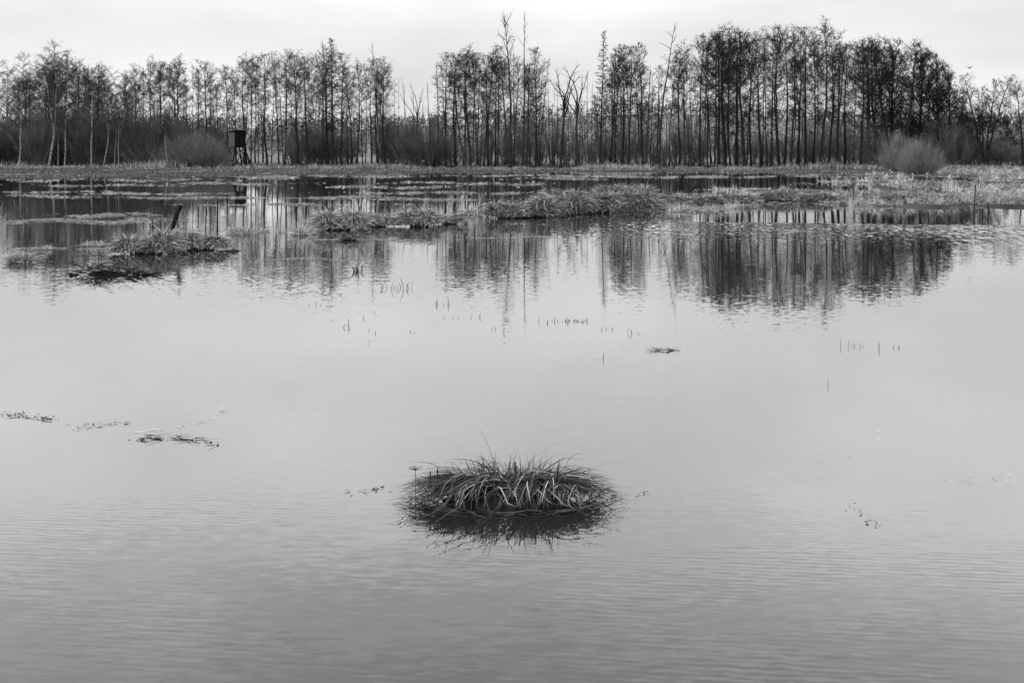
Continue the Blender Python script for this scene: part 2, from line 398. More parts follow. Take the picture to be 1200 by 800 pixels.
for a in ((-30, 160, 257, 262, 2600, .16), (85, 160, 250, 255, 900, .15), (150, 175, 252, 260, 250, .15), (10, 90, 228, 232, 260, .25), (12, 80, 224.5, 226, 160, .3), (100, 130, 224, 226, 70, .25), (130, 240, 226, 229, 420, .28),
          (155, 330, 231, 233, 700, .25), (60, 60+120, 216, 219, 200, .4), (200, 330, 214, 217, 260, .4), (240, 420, 239, 241, 420, .2), (360, 440, 230, 233, 500, .25), (330, 360, 238, 240, 180, .2),
          (425, 600, 225, 227.5, 620, .3), (440, 560, 233, 235, 400, .25), (470, 600, 213, 216, 260, .4), (380, 520, 218, 221, 240, .4), (620, 690, 208, 211, 320, .5), (600, 640, 215, 217, 150, .4),
          (780, 850, 207, 209, 260, .5), (680, 780, 206.5, 208, 200, .5), (850, 990, 206, 208, 200, .5), (290, 340, 208, 210, 260, .5), (300, 480, 206, 208, 380, .5), (520, 700, 205, 207, 300, .5),
          (12, 260, 209, 213, 500, .4), (355, 480, 280.5, 282, 420, .09), (180, 240, 277, 279, 100, .1), (40, 130, 290.5, 293, 260, .1), (320, 385, 303, 306, 240, .08), (545, 660, 277, 279.5, 160, .07), (590, 640, 262, 265, 60, .1)):
    wb.append(weed_band(*a))
v, f, t = join(wb)
tag(link('floating_weed', np_mesh('floating_weed', v, f, t), M_weed), 'pale streaks of floating weed on the dark far water', 'floating weed', kind='stuff')

# ---------------------------------------------------------------- distant wooded hill
def distant_woods():
    n = 2600; x = NR.uniform(-520, 560, n); y = NR.uniform(425, 800, n)
    z = gz(x, y); h = NR.uniform(6, 11, n); k = 46
    ii = np.repeat(np.arange(n), k); m = n*k
    t = NR.random(m); r = (1.1+2.0*np.sqrt(t)*(1-t**3))*NR.random(m)**.5
    a = NR.uniform(0, 6.28, m)
    c = np.stack([x[ii]+r*np.cos(a), y[ii]+r*np.sin(a), z[ii]+h[ii]*t], 1)
    P = c[:, None, :]+NR.normal(0, 1, (m, 3, 3))*np.array([.35, .35, .75])
    return P.reshape(-1, 3), np.arange(m*3).reshape(-1, 3)
v, f = distant_woods()
tag(link('distant_woods', np_mesh('distant_woods', v, f), M_woods), 'far grey bare wood covering the hill behind the trunks', 'woods', kind='stuff')

# ---------------------------------------------------------------- trees
def rv(g, s): return Vector((g.gauss(0, s), g.gauss(0, s), g.gauss(0, s)))
def path(g, p, d, L, n, wob, up=0.):
    pts = [p.copy()]; d = d.normalized(); q = p.copy()
    for i in range(n):
        d = (d+rv(g, wob)+Vector((0, 0, up))).normalized(); q = q+d*(L/n); pts.append(q.copy())
    return pts
def along(pts, s):
    s = s*(len(pts)-1); i = min(int(s), len(pts)-2); return pts[i].lerp(pts[i+1], s-i), (pts[i+1]-pts[i]).normalized()
def spray(c, g, p, d, L, ntw, clump, r=.02, up=.12):
    """a branchlet with side twigs and cone clumps"""
    pts = path(g, p, d, L, 2, .22, up)
    c.twig(pts[0], pts[1]+(pts[1]-pts[0])*.15, r); c.twig(pts[1], pts[2], r*.8)
    for k in range(ntw):
        q, dd = along(pts, g.uniform(.25, 1)); e = q+(dd+rv(g, .6)+Vector((0, 0, up))).normalized()*L*g.uniform(.3, .65)
        c.twig(q, e, r*.7)
        if clump:
            if g.random() < .8: c.clump(q.lerp(e, g.uniform(.5, 1.05))+rv(g, .03), clump*g.uniform(.55, 1.25), g)
def limb(T, c, g, p, d, L, r, nsub, clump, up=.1, wob=.16, ntw=4):
    pts = path(g, p, d, L, 4, wob, up)
    T.tube(pts, [r, r*.8, r*.6, r*.42, r*.2], 4, False)
    for k in range(nsub):
        q, dd = along(pts, g.uniform(.18, 1)**.8)
        spray(c, g, q, dd+rv(g, .6), L*g.uniform(.2, .4)+.25, ntw, clump, .021, up)
def stem_path(g, H, lean=0., wob=.055, n=13, bow=0.):
    pts = []; x = y = 0.
    for i in range(n):
        t = i/(n-1); pts.append(Vector((x+bow*math.sin(t*math.pi), y, H*t))); x += g.gauss(0, wob*H/n)+lean*H/n; y += g.gauss(0, wob*H/n)
    return pts
def stem_rad(r0, n=13, top=.03, flare=.35):
    return [max(top, r0*((1-i/(n-1))**.75))*(1+flare*max(0, 1-i*1.0)) for i in range(n)]
TPL = {}
def template(key, T, c, trunk_mat, crown_mat):
    TPL[key] = (T.mesh(key+'_trunk'), c.mesh(key+'_crown') if c.f else None, trunk_mat, crown_mat)
    TPL[key][0].materials.append(trunk_mat)
    if c.f: TPL[key][1].materials.append(crown_mat)

def alder(key, seed, cb=.42, spread=1.0, nl=46, r0=.17, stems=1, clump=.085, H=18.):
    g = random.Random(seed); T, c = MB(), MB()
    for s in range(stems):
        h = H*(1 if s == 0 else g.uniform(.82, .95))
        pts = stem_path(g, h, lean=(0 if stems == 1 else (s-.5)*.11), bow=g.uniform(-.25, .25))
        if stems > 1: pts = [p+Vector(((s-.5)*.35, 0, 0)) for p in pts]
        T.tube(pts, stem_rad(r0), 7)
        n = nl if stems == 1 else int(nl*.62)
        for i in range(n):
            u = (i+g.random())/n; t = (cb-.16)+(.995-cb+.16)*u**.72; p, d = along(pts, t)
            a = i*2.4+g.uniform(-.5, .5); el = g.uniform(-.05, .6)+.45*u
            L = spread*(2.7*(1-u)**.5+.7)*g.uniform(.45, 1.25)*(.4+.6*min(1, u*2.2))
            limb(T, c, g, p, Vector((math.cos(a)*math.cos(el), math.sin(a)*math.cos(el), math.sin(el))), L, .045*(1-u*.6), max(5, int(3+L*4.2)), clump*.95)
        for i in range(30):
            p, d = along(pts, g.uniform(.04, cb+.1)); a = g.uniform(0, 6.28)
            spray(c, g, p, Vector((math.cos(a), math.sin(a), g.uniform(-.3, .7))), g.uniform(.5, 2.1), 4, 0, .018, .05)
    template(key, T, c, M_bark, M_twig)
for i, (cb, sp, nl) in enumerate(((.42, 1.0, 46), (.5, .85, 40), (.36, 1.1, 52), (.55, .95, 38), (.46, .75, 40), (.4, 1.2, 46), (.6, 1.0, 34))):
    alder('alder_%d' % i, 100+i, cb, sp, nl, .17+.03*(i % 3))
alder('twin_0', 130, .42, .95, 44, .15, 2); alder('twin_1', 131, .5, .85, 40, .14, 2)

def thin_alder(key, seed):
    g = random.Random(seed); T, c = MB(), MB(); pts = stem_path(g, 18, wob=.04); T.tube(pts, stem_rad(.12), 6)
    for i in range(26):
        u = i/26; p, d = along(pts, .3+.69*u); a = i*2.4; el = g.uniform(-.1, .5)
        limb(T, c, g, p, Vector((math.cos(a)*math.cos(el), math.sin(a)*math.cos(el), math.sin(el))), (1.5*(1-u)+.35)*g.uniform(.5, 1.1), .03, 4, .07)
    template(key, T, c, M_bark, M_twig)
thin_alder('thin_0', 140); thin_alder('thin_1', 141)

def broad(key, seed, H=18., W=5.5, cb=.12, n=60, clump=.10):
    g = random.Random(seed); T, c = MB(), MB(); pts = stem_path(g, H*.9, wob=.05); T.tube(pts, stem_rad(.32, flare=.5), 8)
    for i in range(n):
        u = (i+g.random())/n; p, d = along(pts, cb+(.98-cb)*u); a = i*2.4+g.uniform(-.5, .5); el = g.uniform(.0, .5)+.7*u
        L = W*(.55+.75*math.sin(min(1, u*1.15+.18)*math.pi))*g.uniform(.6, 1.1)*.72
        pp = path(g, p, Vector((math.cos(a)*math.cos(el), math.sin(a)*math.cos(el), math.sin(el))), L, 6, .14, .07)
        T.tube(pp, [.10*(1-k/6.5)+.012 for k in range(7)], 4, False)
        for k in range(int(3+L*2.0)):
            q, dd = along(pp, g.uniform(.25, 1)**.8); limb(T, c, g, q, dd+rv(g, .6), L*g.uniform(.16, .36)+.4, .022, 6, clump, .06, .2)
    template(key, T, c, M_bark, M_twig)
broad('broad_0', 150, 18, 5.5, .12, 46, .085); broad('broad_1', 151, 18, 6.3, .1, 48, .085)

def birch(key, seed, cb=.35, W=3., clump=.05, H=18., r0=.13, fork=True):
    g = random.Random(seed); T, c, B = MB(), MB(), MB()
    stems = [stem_path(g, H, wob=.05, bow=g.uniform(-.4, .4))]
    if fork:
        b = stems[0][4]; pts = [b]
        for i in range(8): pts.append(b+Vector((W*.35*(i+1)/8*(1.4-.5*(i+1)/8), g.uniform(-.1, .1), (H*.55)*(i+1)/8)))
        stems.append(pts)
    for si, pts in enumerate(stems):
        k = len(pts); rr = r0 if si == 0 else r0*.7
        T.tube(pts, [max(.02, rr*(1-i/(k-1))**.8) for i in range(k)], 7)
        for i in range(34 if si == 0 else 20):
            u = i/34 if si == 0 else i/20; p, d = along(pts, cb+(.99-cb)*u if si == 0 else .2+.79*u); a = i*2.4; el = g.uniform(.4, 1.0)
            L = (W*.75*(1-u*.55))*g.uniform(.6, 1.1)
            pp = path(g, p, Vector((math.cos(a)*math.cos(el), math.sin(a)*math.cos(el), math.sin(el))), L, 5, .1, .02)
            c.tube(pp, [.035*(1-q/5.5)+.008 for q in range(6)], 4, False)
            for q in range(int(5+L*8)):
                s_, dd = along(pp, g.uniform(.2, 1)); e = path(g, s_, dd+rv(g, .5), g.uniform(.5, 1.1), 3, .15, -.12)
                c.twig(e[0], e[1], .014); c.twig(e[1], e[2], .012); c.twig(e[2], e[3], .010)
                for _ in range(3):
                    z, d2 = along(e, g.random()); c.twig(z, z+(d2+rv(g, .7)+Vector((0, 0, -.3))).normalized()*g.uniform(.2, .5), .010)
                    if clump and g.random() < .6: c.clump(z+rv(g, .1), clump, g)
    template(key, T, c, M_birch, M_birchtwig)
birch('birch_0', 160, .3, 4.4); birch('birch_1', 161, .32, 3.6, fork=False); birch('birch_2', 162, .55, 2.0, clump=0, H=8, r0=.10, fork=False)

def dead(key, seed, kind):
    g = random.Random(seed); T, c = MB(), MB(); H = 18.
    if kind == 'antler':      # tall dead tree, bare antler-like twigs in the top third
        pts = stem_path(g, H, wob=.03, bow=.25); T.tube(pts, stem_rad(.15), 6)
        for i in range(15):
            u = i/15; p, d = along(pts, .62+.36*u); a = i*2.4; el = g.uniform(.6, 1.0)
            L = (2.6-1.6*u)*g.uniform(.6, 1.1)
            pp = path(g, p, Vector((math.cos(a)*math.cos(el), math.sin(a)*math.cos(el)*.6, math.sin(el))), L, 5, .12, .05)
            T.tube(pp, [.045, .038, .03, .024, .02, .012], 4, False)
            for k in range(5):
                q, dd = along(pp, g.uniform(.3, 1)); spray(c, g, q, dd+rv(g, .4), g.uniform(.5, 1.0), 2, 0, .02, .15)
        for i in range(16):
            p, d = along(pts, g.uniform(.2, .7)); a = g.uniform(0, 6.28); spray(c, g, p, Vector((math.cos(a), math.sin(a), .3)), g.uniform(.4, 1.3), 2, 0, .02)
    elif kind == 'pole':      # tall dead tree with a few short side spikes
        pts = stem_path(g, H, wob=.035, bow=-.2); T.tube(pts, stem_rad(.13, top=.025), 6)
        for i in range(5):
            u = i/5; p, d = along(pts, .78+.2*u); a = i*3.0
            pp = path(g, p, Vector((math.cos(a)*.6, math.sin(a)*.2, .8)), 1.7*(1-u*.6), 4, .15, .1); T.tube(pp, [.04, .03, .025, .02, .01], 4, False)
        for i in range(12):
            p, d = along(pts, g.uniform(.15, .95)); a = g.uniform(0, 6.28); spray(c, g, p, Vector((math.cos(a), math.sin(a), .3)), g.uniform(.3, 1.0), 2, 0, .02)
    elif kind == 'fork':      # dead tree with a crooked forked crown of thick limbs
        pts = stem_path(g, H*.62, wob=.03); T.tube(pts, [.24-.10*i/12 for i in range(13)], 7)
        for i, (a, s) in enumerate(((.0, .42), (3.1, .40), (.3, .25), (2.9, .22), (1.5, .36))):
            p, d = along(pts, .7+.06*i if i < 5 else 1.); L = H*s
            pp = path(g, p, Vector((math.cos(a)*.34, math.sin(a)*.3, .9)), L, 7, .2, .06); T.tube(pp, [.10*(1-k/8)+.02 for k in range(8)], 5, False)
            for k in range(6):
                q, dd = along(pp, g.uniform(.3, 1)); e = path(g, q, dd+rv(g, .6), g.uniform(.5, 1.8), 3, .2, .05); T.tube(e, [.035, .028, .02, .01], 4, False)
                spray(c, g, e[3], e[3]-e[2], .6, 2, 0, .018)
    else:                     # broken snag
        pts = stem_path(g, H, wob=.03); T.tube(pts, [.26*(1-.55*i/12)*(1+.5*max(0, 1-i)) for i in range(13)], 7)
        b = pts[-1]
        for i in range(3): T.twig(b+Vector((g.uniform(-.08, .08), g.uniform(-.08, .08), -.1)), b+Vector((g.uniform(-.1, .1), g.uniform(-.1, .1), g.uniform(.5, 1.4))), .07)
        for i in range(9):
            p, d = along(pts, g.uniform(.3, .97)); a = g.uniform(0, 6.28)
            e = path(g, p, Vector((math.cos(a), math.sin(a), .4)), g.uniform(.4, 1.6), 3, .2); T.tube(e, [.06, .05, .03, .015], 4, False)
    template(key, T, c, M_dead, M_twig)
dead('antler', 170, 'antler'); dead('pole_0', 171, 'pole'); dead('pole_1', 172, 'pole'); dead('fork_0', 173, 'fork'); dead('fork_1', 174, 'fork'); dead('snag_0', 175, 'snag'); dead('snag_1', 176, 'snag')

def spruce(key, seed):
    g = random.Random(seed); T, c = MB(), MB(); pts = stem_path(g, 18, wob=.012); T.tube(pts, stem_rad(.17, top=.02), 7)
    for i in range(110):
        u = i/110; p, d = along(pts, .28+.715*u); a = i*2.4; L = (.35+1.7*(1-u)**.8)*g.uniform(.5, 1.1)*(.5+.5*min(1, u*4))
        pp = path(g, p, Vector((math.cos(a), math.sin(a), g.uniform(-.15, .35))), L, 3, .1, .05); T.tube(pp, [.025, .02, .014, .007], 3, False)
        for k in range(int(5+L*7)):
            q, dd = along(pp, g.uniform(.15, 1)); c.clump(q+rv(g, .07), .09*g.uniform(.6, 1.2), g); c.twig(q, q+(dd+rv(g, .6)).normalized()*.35, .018)
    template(key, T, c, M_bark, M_twig)
spruce('spruce', 180)

def clump_tree(key, seed):
    g = random.Random(seed); T, c = MB(), MB()
    for s, (lx, h) in enumerate(((-.20, 16), (.02, 13.5), (.17, 15), (.34, 15.5), (-.05, 10))):
        pts = [Vector((lx*h*(t**1.2)*.9+(.5*lx), .3*math.sin(s*2), h*t)) for t in [i/12 for i in range(13)]]
        pts = [p+rv(g, .06) if i else p for i, p in enumerate(pts)]
        T.tube(pts, stem_rad(.20, flare=.3), 7)
        for i in range(30):
            u = (i+g.random())/30; p, d = along(pts, .38+.61*u); a = i*2.4; el = g.uniform(.0, .6)+.3*u
            L = (2.6*(1-u)**.6+.6)*g.uniform(.6, 1.15)
            limb(T, c, g, p, Vector((math.cos(a)*math.cos(el), math.sin(a)*math.cos(el), math.sin(el))), L, .04, int(3+L*3.2), .09)
    template(key, T, c, M_bark, M_twig)
clump_tree('clump', 190)

def shrub_mesh(key, seed, H=5., W=2.6, n=60, sub=20, r=.016, up=.06, mat=None, dome=False):
    g = random.Random(seed); c = MB()
    for i in range(n):
        a = g.uniform(0, 6.28); sp = g.random()**.7; el = math.pi/2-sp*(1.3 if dome else .6)
        L = H*g.uniform(.75, 1.05)*((1-.25*sp) if dome else (1.05-.35*sp))
        p = Vector((math.cos(a)*W*(.5 if dome else .25)*sp, math.sin(a)*W*(.5 if dome else .25)*sp, 0))
        pp = path(g, p, Vector((math.cos(a)*math.cos(el), math.sin(a)*math.cos(el), math.sin(el))), L, 5, .07, up); c.tube(pp, [r*2.2, r*1.9, r*1.5, r*1.1, r*.8, r*.4], 3, False)
        for k in range(sub):
            q, dd = along(pp, g.uniform(.2, 1)); e = q+(dd+rv(g, .33)+Vector((0, 0, .18))).normalized()*L*g.uniform(.12, .3); c.twig(q, e, r)
            for _ in range(2):
                z = q.lerp(e, g.uniform(.3, .9)); c.twig(z, z+((e-q).normalized()+rv(g, .4)).normalized()*L*g.uniform(.07, .16), r*.8)
    me = c.mesh(key); me.materials.append(mat or M_shrub); TPL[key] = me
for i in range(4): shrub_mesh('shrub_%d' % i, 200+i, 5+.4*i, 2.6+.3*(i % 2), 46, 18)
shrub_mesh('willow', 210, 5., 3., 340, 20, .012, .05, M_willow, True)
shrub_mesh('greybush', 211, 5., 3., 170, 22, .014, .05, M_greybush, True)

TREES = []
def place(key, x, ytop, Y, xtop=None, w=1.0, yb=None, rot=None):
    """a tree standing at column x and distance Y, its tip at (xtop, ytop)"""
    X = (x-600)*Y/F; z0 = gz1(X, Y)-.12
    xtop = x if xtop is None else xtop
    dx = (xtop-x)*Y/F; Z = CZ+(HZ-ytop)*Y/F; h = Z-z0; L = math.hypot(h, dx)
    href = {'birch_2': 8., 'clump': 16.}.get(key, 18.)
    if key.startswith('broad'): href = 17.4
    if key.startswith('fork'): href = 17.2
    s = L/href
    r = empty('tree', (X, Y, z0)); rz = RNG.uniform(0, 6.28) if rot is None else rot
    r.rotation_mode = 'QUATERNION'
    r.rotation_quaternion = (Euler((0, math.atan2(dx, h), 0)).to_matrix() @ Euler((0, 0, rz)).to_matrix()).to_quaternion()
    ws = s*w if not key.startswith(('snag', 'pole')) else w*max(.5, s)
    r.scale = (ws, ws, s)
    tm, cm, _, _ = TPL[key]
    a = bpy.data.objects.new('trunk', tm); COL.objects.link(a); a.parent = r
    if cm:
        b = bpy.data.objects.new('crown', cm); COL.objects.link(b); b.parent = r
    TREES.append(dict(o=r, x=x, Y=Y, key=key, ytop=ytop, lean=dx/h)); return r

PROF = np.array([(0, 64), (25, 65), (40, 85), (50, 60), (65, 55), (80, 62), (90, 75), (105, 78), (120, 80), (135, 93), (145, 92), (160, 80), (180, 73), (195, 76), (212, 73), (225, 82), (240, 76), (250, 88), (262, 82), (275, 80), (285, 70),
    (300, 68), (320, 68), (350, 66), (362, 70), (375, 62), (400, 66), (420, 78), (437, 76), (450, 76), (460, 88), (478, 110), (500, 112), (510, 84), (525, 68), (545, 64), (575, 68), (605, 62), (630, 62), (640, 78), (652, 110), (690, 105), (700, 90),
    (725, 60), (750, 54), (760, 86), (775, 82), (800, 60), (815, 58), (825, 52), (850, 42), (885, 44), (910, 38), (940, 42), (968, 36), (980, 44), (990, 58), (1015, 54), (1045, 50), (1075, 60), (1105, 72), (1125, 96), (1148, 90), (1185, 98), (1260, 95)], float)
def prof(x): return float(np.interp(x, PROF[:, 0], PROF[:, 1]))

# (column, tip row, kind, distance, tip column, width)
FRONT = [
 (-8, 70, 'birch_1', 158, -4, 1), (23, 62, 'birch_1', 148, 27, 1), (57, 52, 'birch_0', 147, 65, 1.3), (76, 72, 'birch_1', 148, 80, 1), (92, 76, 'alder_5', 168, 94, 1), (107, 78, 'birch_1', 147, 104, 1.1), (118, 80, 'alder_2', 160, 120, 1.1), (121, 84, 'birch_0', 148, 131, 1), (139, 96, 'birch_0', 148, 146, .9), (36, 88, 'alder_5', 172, 36, 1),
 (10, 80, 'birch_0', 160, 12, 1), (33, 84, 'birch_1', 164, 34, 1.1), (46, 74, 'birch_0', 168, 48, 1), (68, 66, 'birch_0', 158, 72, 1.1), (86, 84, 'birch_1', 166, 88, 1.1), (99, 82, 'birch_0', 162, 98, 1), (113, 88, 'birch_1', 170, 115, 1), (126, 92, 'birch_0', 158, 122, .9), (134, 98, 'birch_1', 150, 138, .9), (148, 100, 'birch_0', 156, 152, .8), (156, 96, 'birch_1', 162, 158, .9), (60, 84, 'alder_2', 176, 62, 1), (104, 92, 'alder_5', 178, 104, 1),
 (149, 90, 'alder_3', 170, 147, .8), (160, 80, 'alder_0', 164, 161, .9), (169, 78, 'thin_0', 172, 168, .8), (175, 73, 'alder_3', 160, 178, 1.0), (188, 76, 'alder_1', 166, 187, 1), (197, 132, 'birch_2', 146, 196, 1.0), (203, 75, 'alder_0', 172, 202, .8), (212, 72, 'alder_3', 158, 210, 1.15), (225, 80, 'thin_1', 165, 226, .8), (234, 84, 'alder_1', 176, 233, .7), (239, 76, 'alder_6', 160, 238, 1.1),
 (258, 115, 'snag_0', 158, 249, .45), (265, 82, 'alder_6', 166, 264, 1.0), (275, 92, 'thin_1', 176, 271, .7), (288, 70, 'alder_3', 160, 287, 1.1), (294, 72, 'alder_6', 166, 295, .8), (303, 76, 'thin_0', 168, 302, .7), (313, 67, 'alder_6', 158, 312, 1.15), (327, 70, 'alder_3', 156, 323, .9), (333, 66, 'alder_1', 160, 336, 1.0), (342, 76, 'thin_1', 164, 340, .9),
 (350, 64, 'alder_0', 152, 345, 1.1), (362, 70, 'alder_5', 151, 357, 1.0), (377, 47, 'pole_1', 158, 377, .9), (383, 60, 'alder_5', 153, 379, 1.0), (390, 44, 'spruce', 151, 388, 1.1), (401, 66, 'alder_1', 162, 402, 1), (412, 80, 'alder_4', 152, 406, .9), (419, 77, 'alder_3', 164, 419, 1.0), (425, 82, 'thin_0', 155, 423, .8), (436, 88, 'alder_4', 166, 436, .9),
 (449, 49, 'pole_0', 150, 433, .9), (443, 72, 'alder_6', 160, 443, 1.1), (452, 76, 'alder_0', 156, 451, .9), (461, 96, 'thin_1', 166, 462, .9), (482, 89, 'pole_1', 156, 470, .7), (489, 92, 'fork_1', 160, 488, .75), (506, 99, 'snag_1', 154, 501, .45), (496, 122, 'snag_0', 164, 496, .4),
 (513, 73, 'pole_1', 151, 512, 1.3), (521, 66, 'alder_1', 164, 523, 1), (535, 66, 'alder_4', 158, 534, 1), (543, 64, 'alder_0', 164, 542, .9), (551, 61, 'alder_3', 149, 550, 1.25), (560, 64, 'twin_1', 162, 558, .9), (567, 68, 'alder_6', 168, 569, 1), (572, 62, 'alder_4', 156, 577, .8), (580, 58, 'alder_1', 162, 582, .7),
 (598, 18, 'antler', 152, 590, 1.15), (603, 62, 'thin_0', 160, 602, .9), (613, 15, 'pole_0', 151, 618, 1.0), (622, 76, 'alder_4', 168, 621, .8), (628, 60, 'alder_1', 158, 626, .9), (631, 70, 'thin_1', 160, 643, 1.0), (640, 122, 'snag_1', 156, 640, .4), (647, 126, 'snag_0', 151, 646, .8), (653, 78, 'pole_1', 162, 653, .6),
 (657, 67, 'fork_0', 152, 664, 1.0), (675, 70, 'fork_1', 151, 676, 1.0), (644, 104, 'snag_1', 158, 642, .35), (650, 96, 'pole_1', 166, 649, .6), (660, 120, 'snag_0', 164, 661, .35), (667, 96, 'snag_1', 168, 665, .3), (679, 86, 'pole_0', 164, 681, .6), (686, 130, 'snag_0', 152, 685, .45), (693, 100, 'snag_1', 160, 694, .35), (664, 160, 'snag_0', 150, 664, .6), (476, 100, 'snag_1', 162, 474, .35), (484, 110, 'snag_0', 166, 485, .35), (468, 92, 'pole_0', 168, 466, .6), (733, 120, 'snag_0', 150, 731, .5), (849, 130, 'snag_1', 151, 847, .4),
 (671, 148, 'snag_1', 158, 671, .6), (683, 115, 'thin_0', 160, 682, .7), (690, 84, 'pole_0', 156, 688, .8), (697, 110, 'thin_1', 162, 697, .9), (703, 35, 'spruce', 154, 708, .8), (709, 118, 'snag_0', 158, 709, .4), (714, 60, 'alder_4', 160, 724, .8), (721, 62, 'alder_0', 166, 729, .8), (729, 56, 'alder_4', 156, 727, 1),
 (737, 58, 'alder_1', 152, 741, 1.0), (745, 133, 'snag_1', 154, 745, .45), (753, 54, 'alder_4', 153, 746, 1.0), (757, 84, 'snag_0', 153, 761, .5), (762, 88, 'pole_1', 156, 764, .8), (771, 80, 'alder_4', 162, 770, .8), (772, 27, 'pole_0', 151, 787, 1.3), (784, 80, 'alder_6', 158, 792, .8), (796, 57, 'alder_3', 154, 800, 1.1), (807, 139, 'snag_0', 156, 806, .6), (813, 122, 'snag_1', 152, 817, .4),
 (820, 46, 'alder_6', 155, 824, 1.0), (829, 47, 'thin_1', 162, 829, .9), (837, 44, 'alder_0', 152, 838, 1.0), (842, 44, 'alder_2', 160, 843, .9), (850, 37, 'alder_2', 154, 850, 1.15), (856, 46, 'alder_0', 165, 857, .9), (863, 42, 'alder_5', 156, 862, 1), (873, 42, 'alder_2', 151, 873, 1.1), (880, 46, 'alder_0', 162, 883, 1), (891, 42, 'alder_3', 156, 893, 1.0), (899, 48, 'thin_0', 164, 896, .9),
 (904, 46, 'alder_1', 152, 906, .8), (913, 36, 'alder_6', 154, 911, 1.1), (919, 44, 'alder_4', 160, 920, .9), (927, 40, 'alder_3', 153, 930, 1.0), (935, 42, 'alder_4', 164, 936, .9), (945, 36, 'alder_1', 156, 944, 1.1), (952, 46, 'alder_0', 166, 953, .9), (962, 31, 'alder_3', 149, 967, 1.35), (970, 44, 'alder_4', 158, 976, .9), (981, 56, 'alder_1', 155, 985, 1.0), (990, 56, 'alder_2', 166, 993, .9),
 (1008, 52, 'alder_2', 149, 1006, 1.0), (1018, 54, 'alder_5', 158, 1016, 1.1), (1028, 52, 'alder_2', 166, 1027, 1.1), (1046, 50, 'alder_5', 152, 1022, 1.1), (1044, 47, 'broad_0', 158, 1046, .85), (1060, 55, 'alder_5', 152, 1076, 1.2), (1078, 58, 'broad_1', 162, 1080, .85), (1100, 64, 'broad_0', 158, 1099, .85), (1113, 82, 'broad_1', 164, 1112, .7), (1126, 108, 'broad_0', 160, 1128, .7),
 (1153, 87, 'clump', 150, 1150, 1.0), (1200, 98, 'alder_5', 152, 1190, 1.1), (1222, 92, 'alder_2', 156, 1222, 1.2), (-30, 74, 'birch_0', 160, -30, 1), (1250, 90, 'alder_5', 162, 1248, 1.2), (1180, 140, 'broad_1', 176, 1180, .9), (1210, 135, 'broad_0', 178, 1210, .9),
]
for (x, yt, k, Y, xt, w) in FRONT:
    place(k, x, yt, Y, xt, w, rot=(0.4 if k.startswith(('antler', 'fork', 'clump')) else None) if k != 'clump' else 0.0)
# the second and third rows of the same wood
BACK_FROM = len(TREES)
x = 8.0; keys = ['alder_%d' % i for i in range(7)]+['twin_0', 'twin_1', 'thin_0', 'thin_1']
while x < 1110:
    gap = 455 < x < 508 or 640 < x < 705
    r = RNG.random()
    if x > 145 and not (gap and r < .7):
        Y = RNG.uniform(176, 232); place(RNG.choice(keys), x, min(150, prof(x)+RNG.uniform(4, 30)+(34 if gap else 0)), Y, x+RNG.gauss(0, 5), RNG.uniform(.75, 1.05))
    elif x <= 145:
        Y = RNG.uniform(172, 215); place(RNG.choice(['birch_0', 'birch_1', 'alder_5', 'alder_2']), x, prof(x)+RNG.uniform(6, 30), Y, x+RNG.uniform(-5, 5), RNG.uniform(.8, 1.05))
    x += RNG.uniform(7, 14)*(1.35 if x > 830 else 1)

# labels for the trees: each is told by its kind, its look and its place between landmarks
NAMES = {'birch': 'birch_tree', 'alder': 'alder_tree', 'twin': 'alder_tree', 'thin': 'alder_tree', 'broad': 'broad_tree', 'antler': 'dead_tree', 'pole': 'dead_tree', 'fork': 'dead_tree', 'snag': 'tree_snag', 'spruce': 'spruce_tree', 'clump': 'alder_tree'}
ORD = ['first', 'second', 'third', 'fourth', 'fifth', 'sixth', 'seventh', 'eighth', 'ninth', 'tenth', 'eleventh', 'twelfth', 'thirteenth', 'fourteenth', 'fifteenth', 'sixteenth', 'seventeenth', 'eighteenth']
MARKS = [(57, 'the big spreading birch'), (197, 'the small white birch'), (279, 'the raised hide'), (390, 'the narrow spruce'), (449, 'the bent dead spike'), (551, 'the stout trunk'), (606, 'the tallest dead pair'), (675, 'the antlered dead trees'), (772, 'the tall slanting dead pole'), (851, 'the dense alder block'), (962, 'the tallest right-hand alder'), (1068, 'the willow dome')]
SPECIAL = {57: 'big spreading birch with forked pale trunk, tallest on the left', 197: 'small white birch standing in front of the low grey bush', 390: 'narrow dark spruce with pointed tip above its neighbours', 449: 'bent dead spike tree rising bare above the crowns', 551: 'stout dark alder trunk standing forward at the water edge',
           598: 'tallest dead tree with bare antler twigs at its top', 613: 'very tall thin dead pole beside the antler-topped dead tree', 657: 'crooked dead tree with forked bare limbs, left of its twin', 675: 'thick dead tree with forked bare limbs, right of its twin', 703: 'thin spruce with bare tip right of the forked dead trees', 772: 'tall slanting dead pole leaning right with a thin tip',
           962: 'stoutest tall alder with the highest crown on the right', 1153: 'many-stemmed alder clump fanning out right of the willow dome', 1044: 'broad dark tree directly behind the willow dome', 350: 'alder with a wide flared base where the grass bank begins', 850: 'tall dense alder at the left end of the dark block'}
count = {}
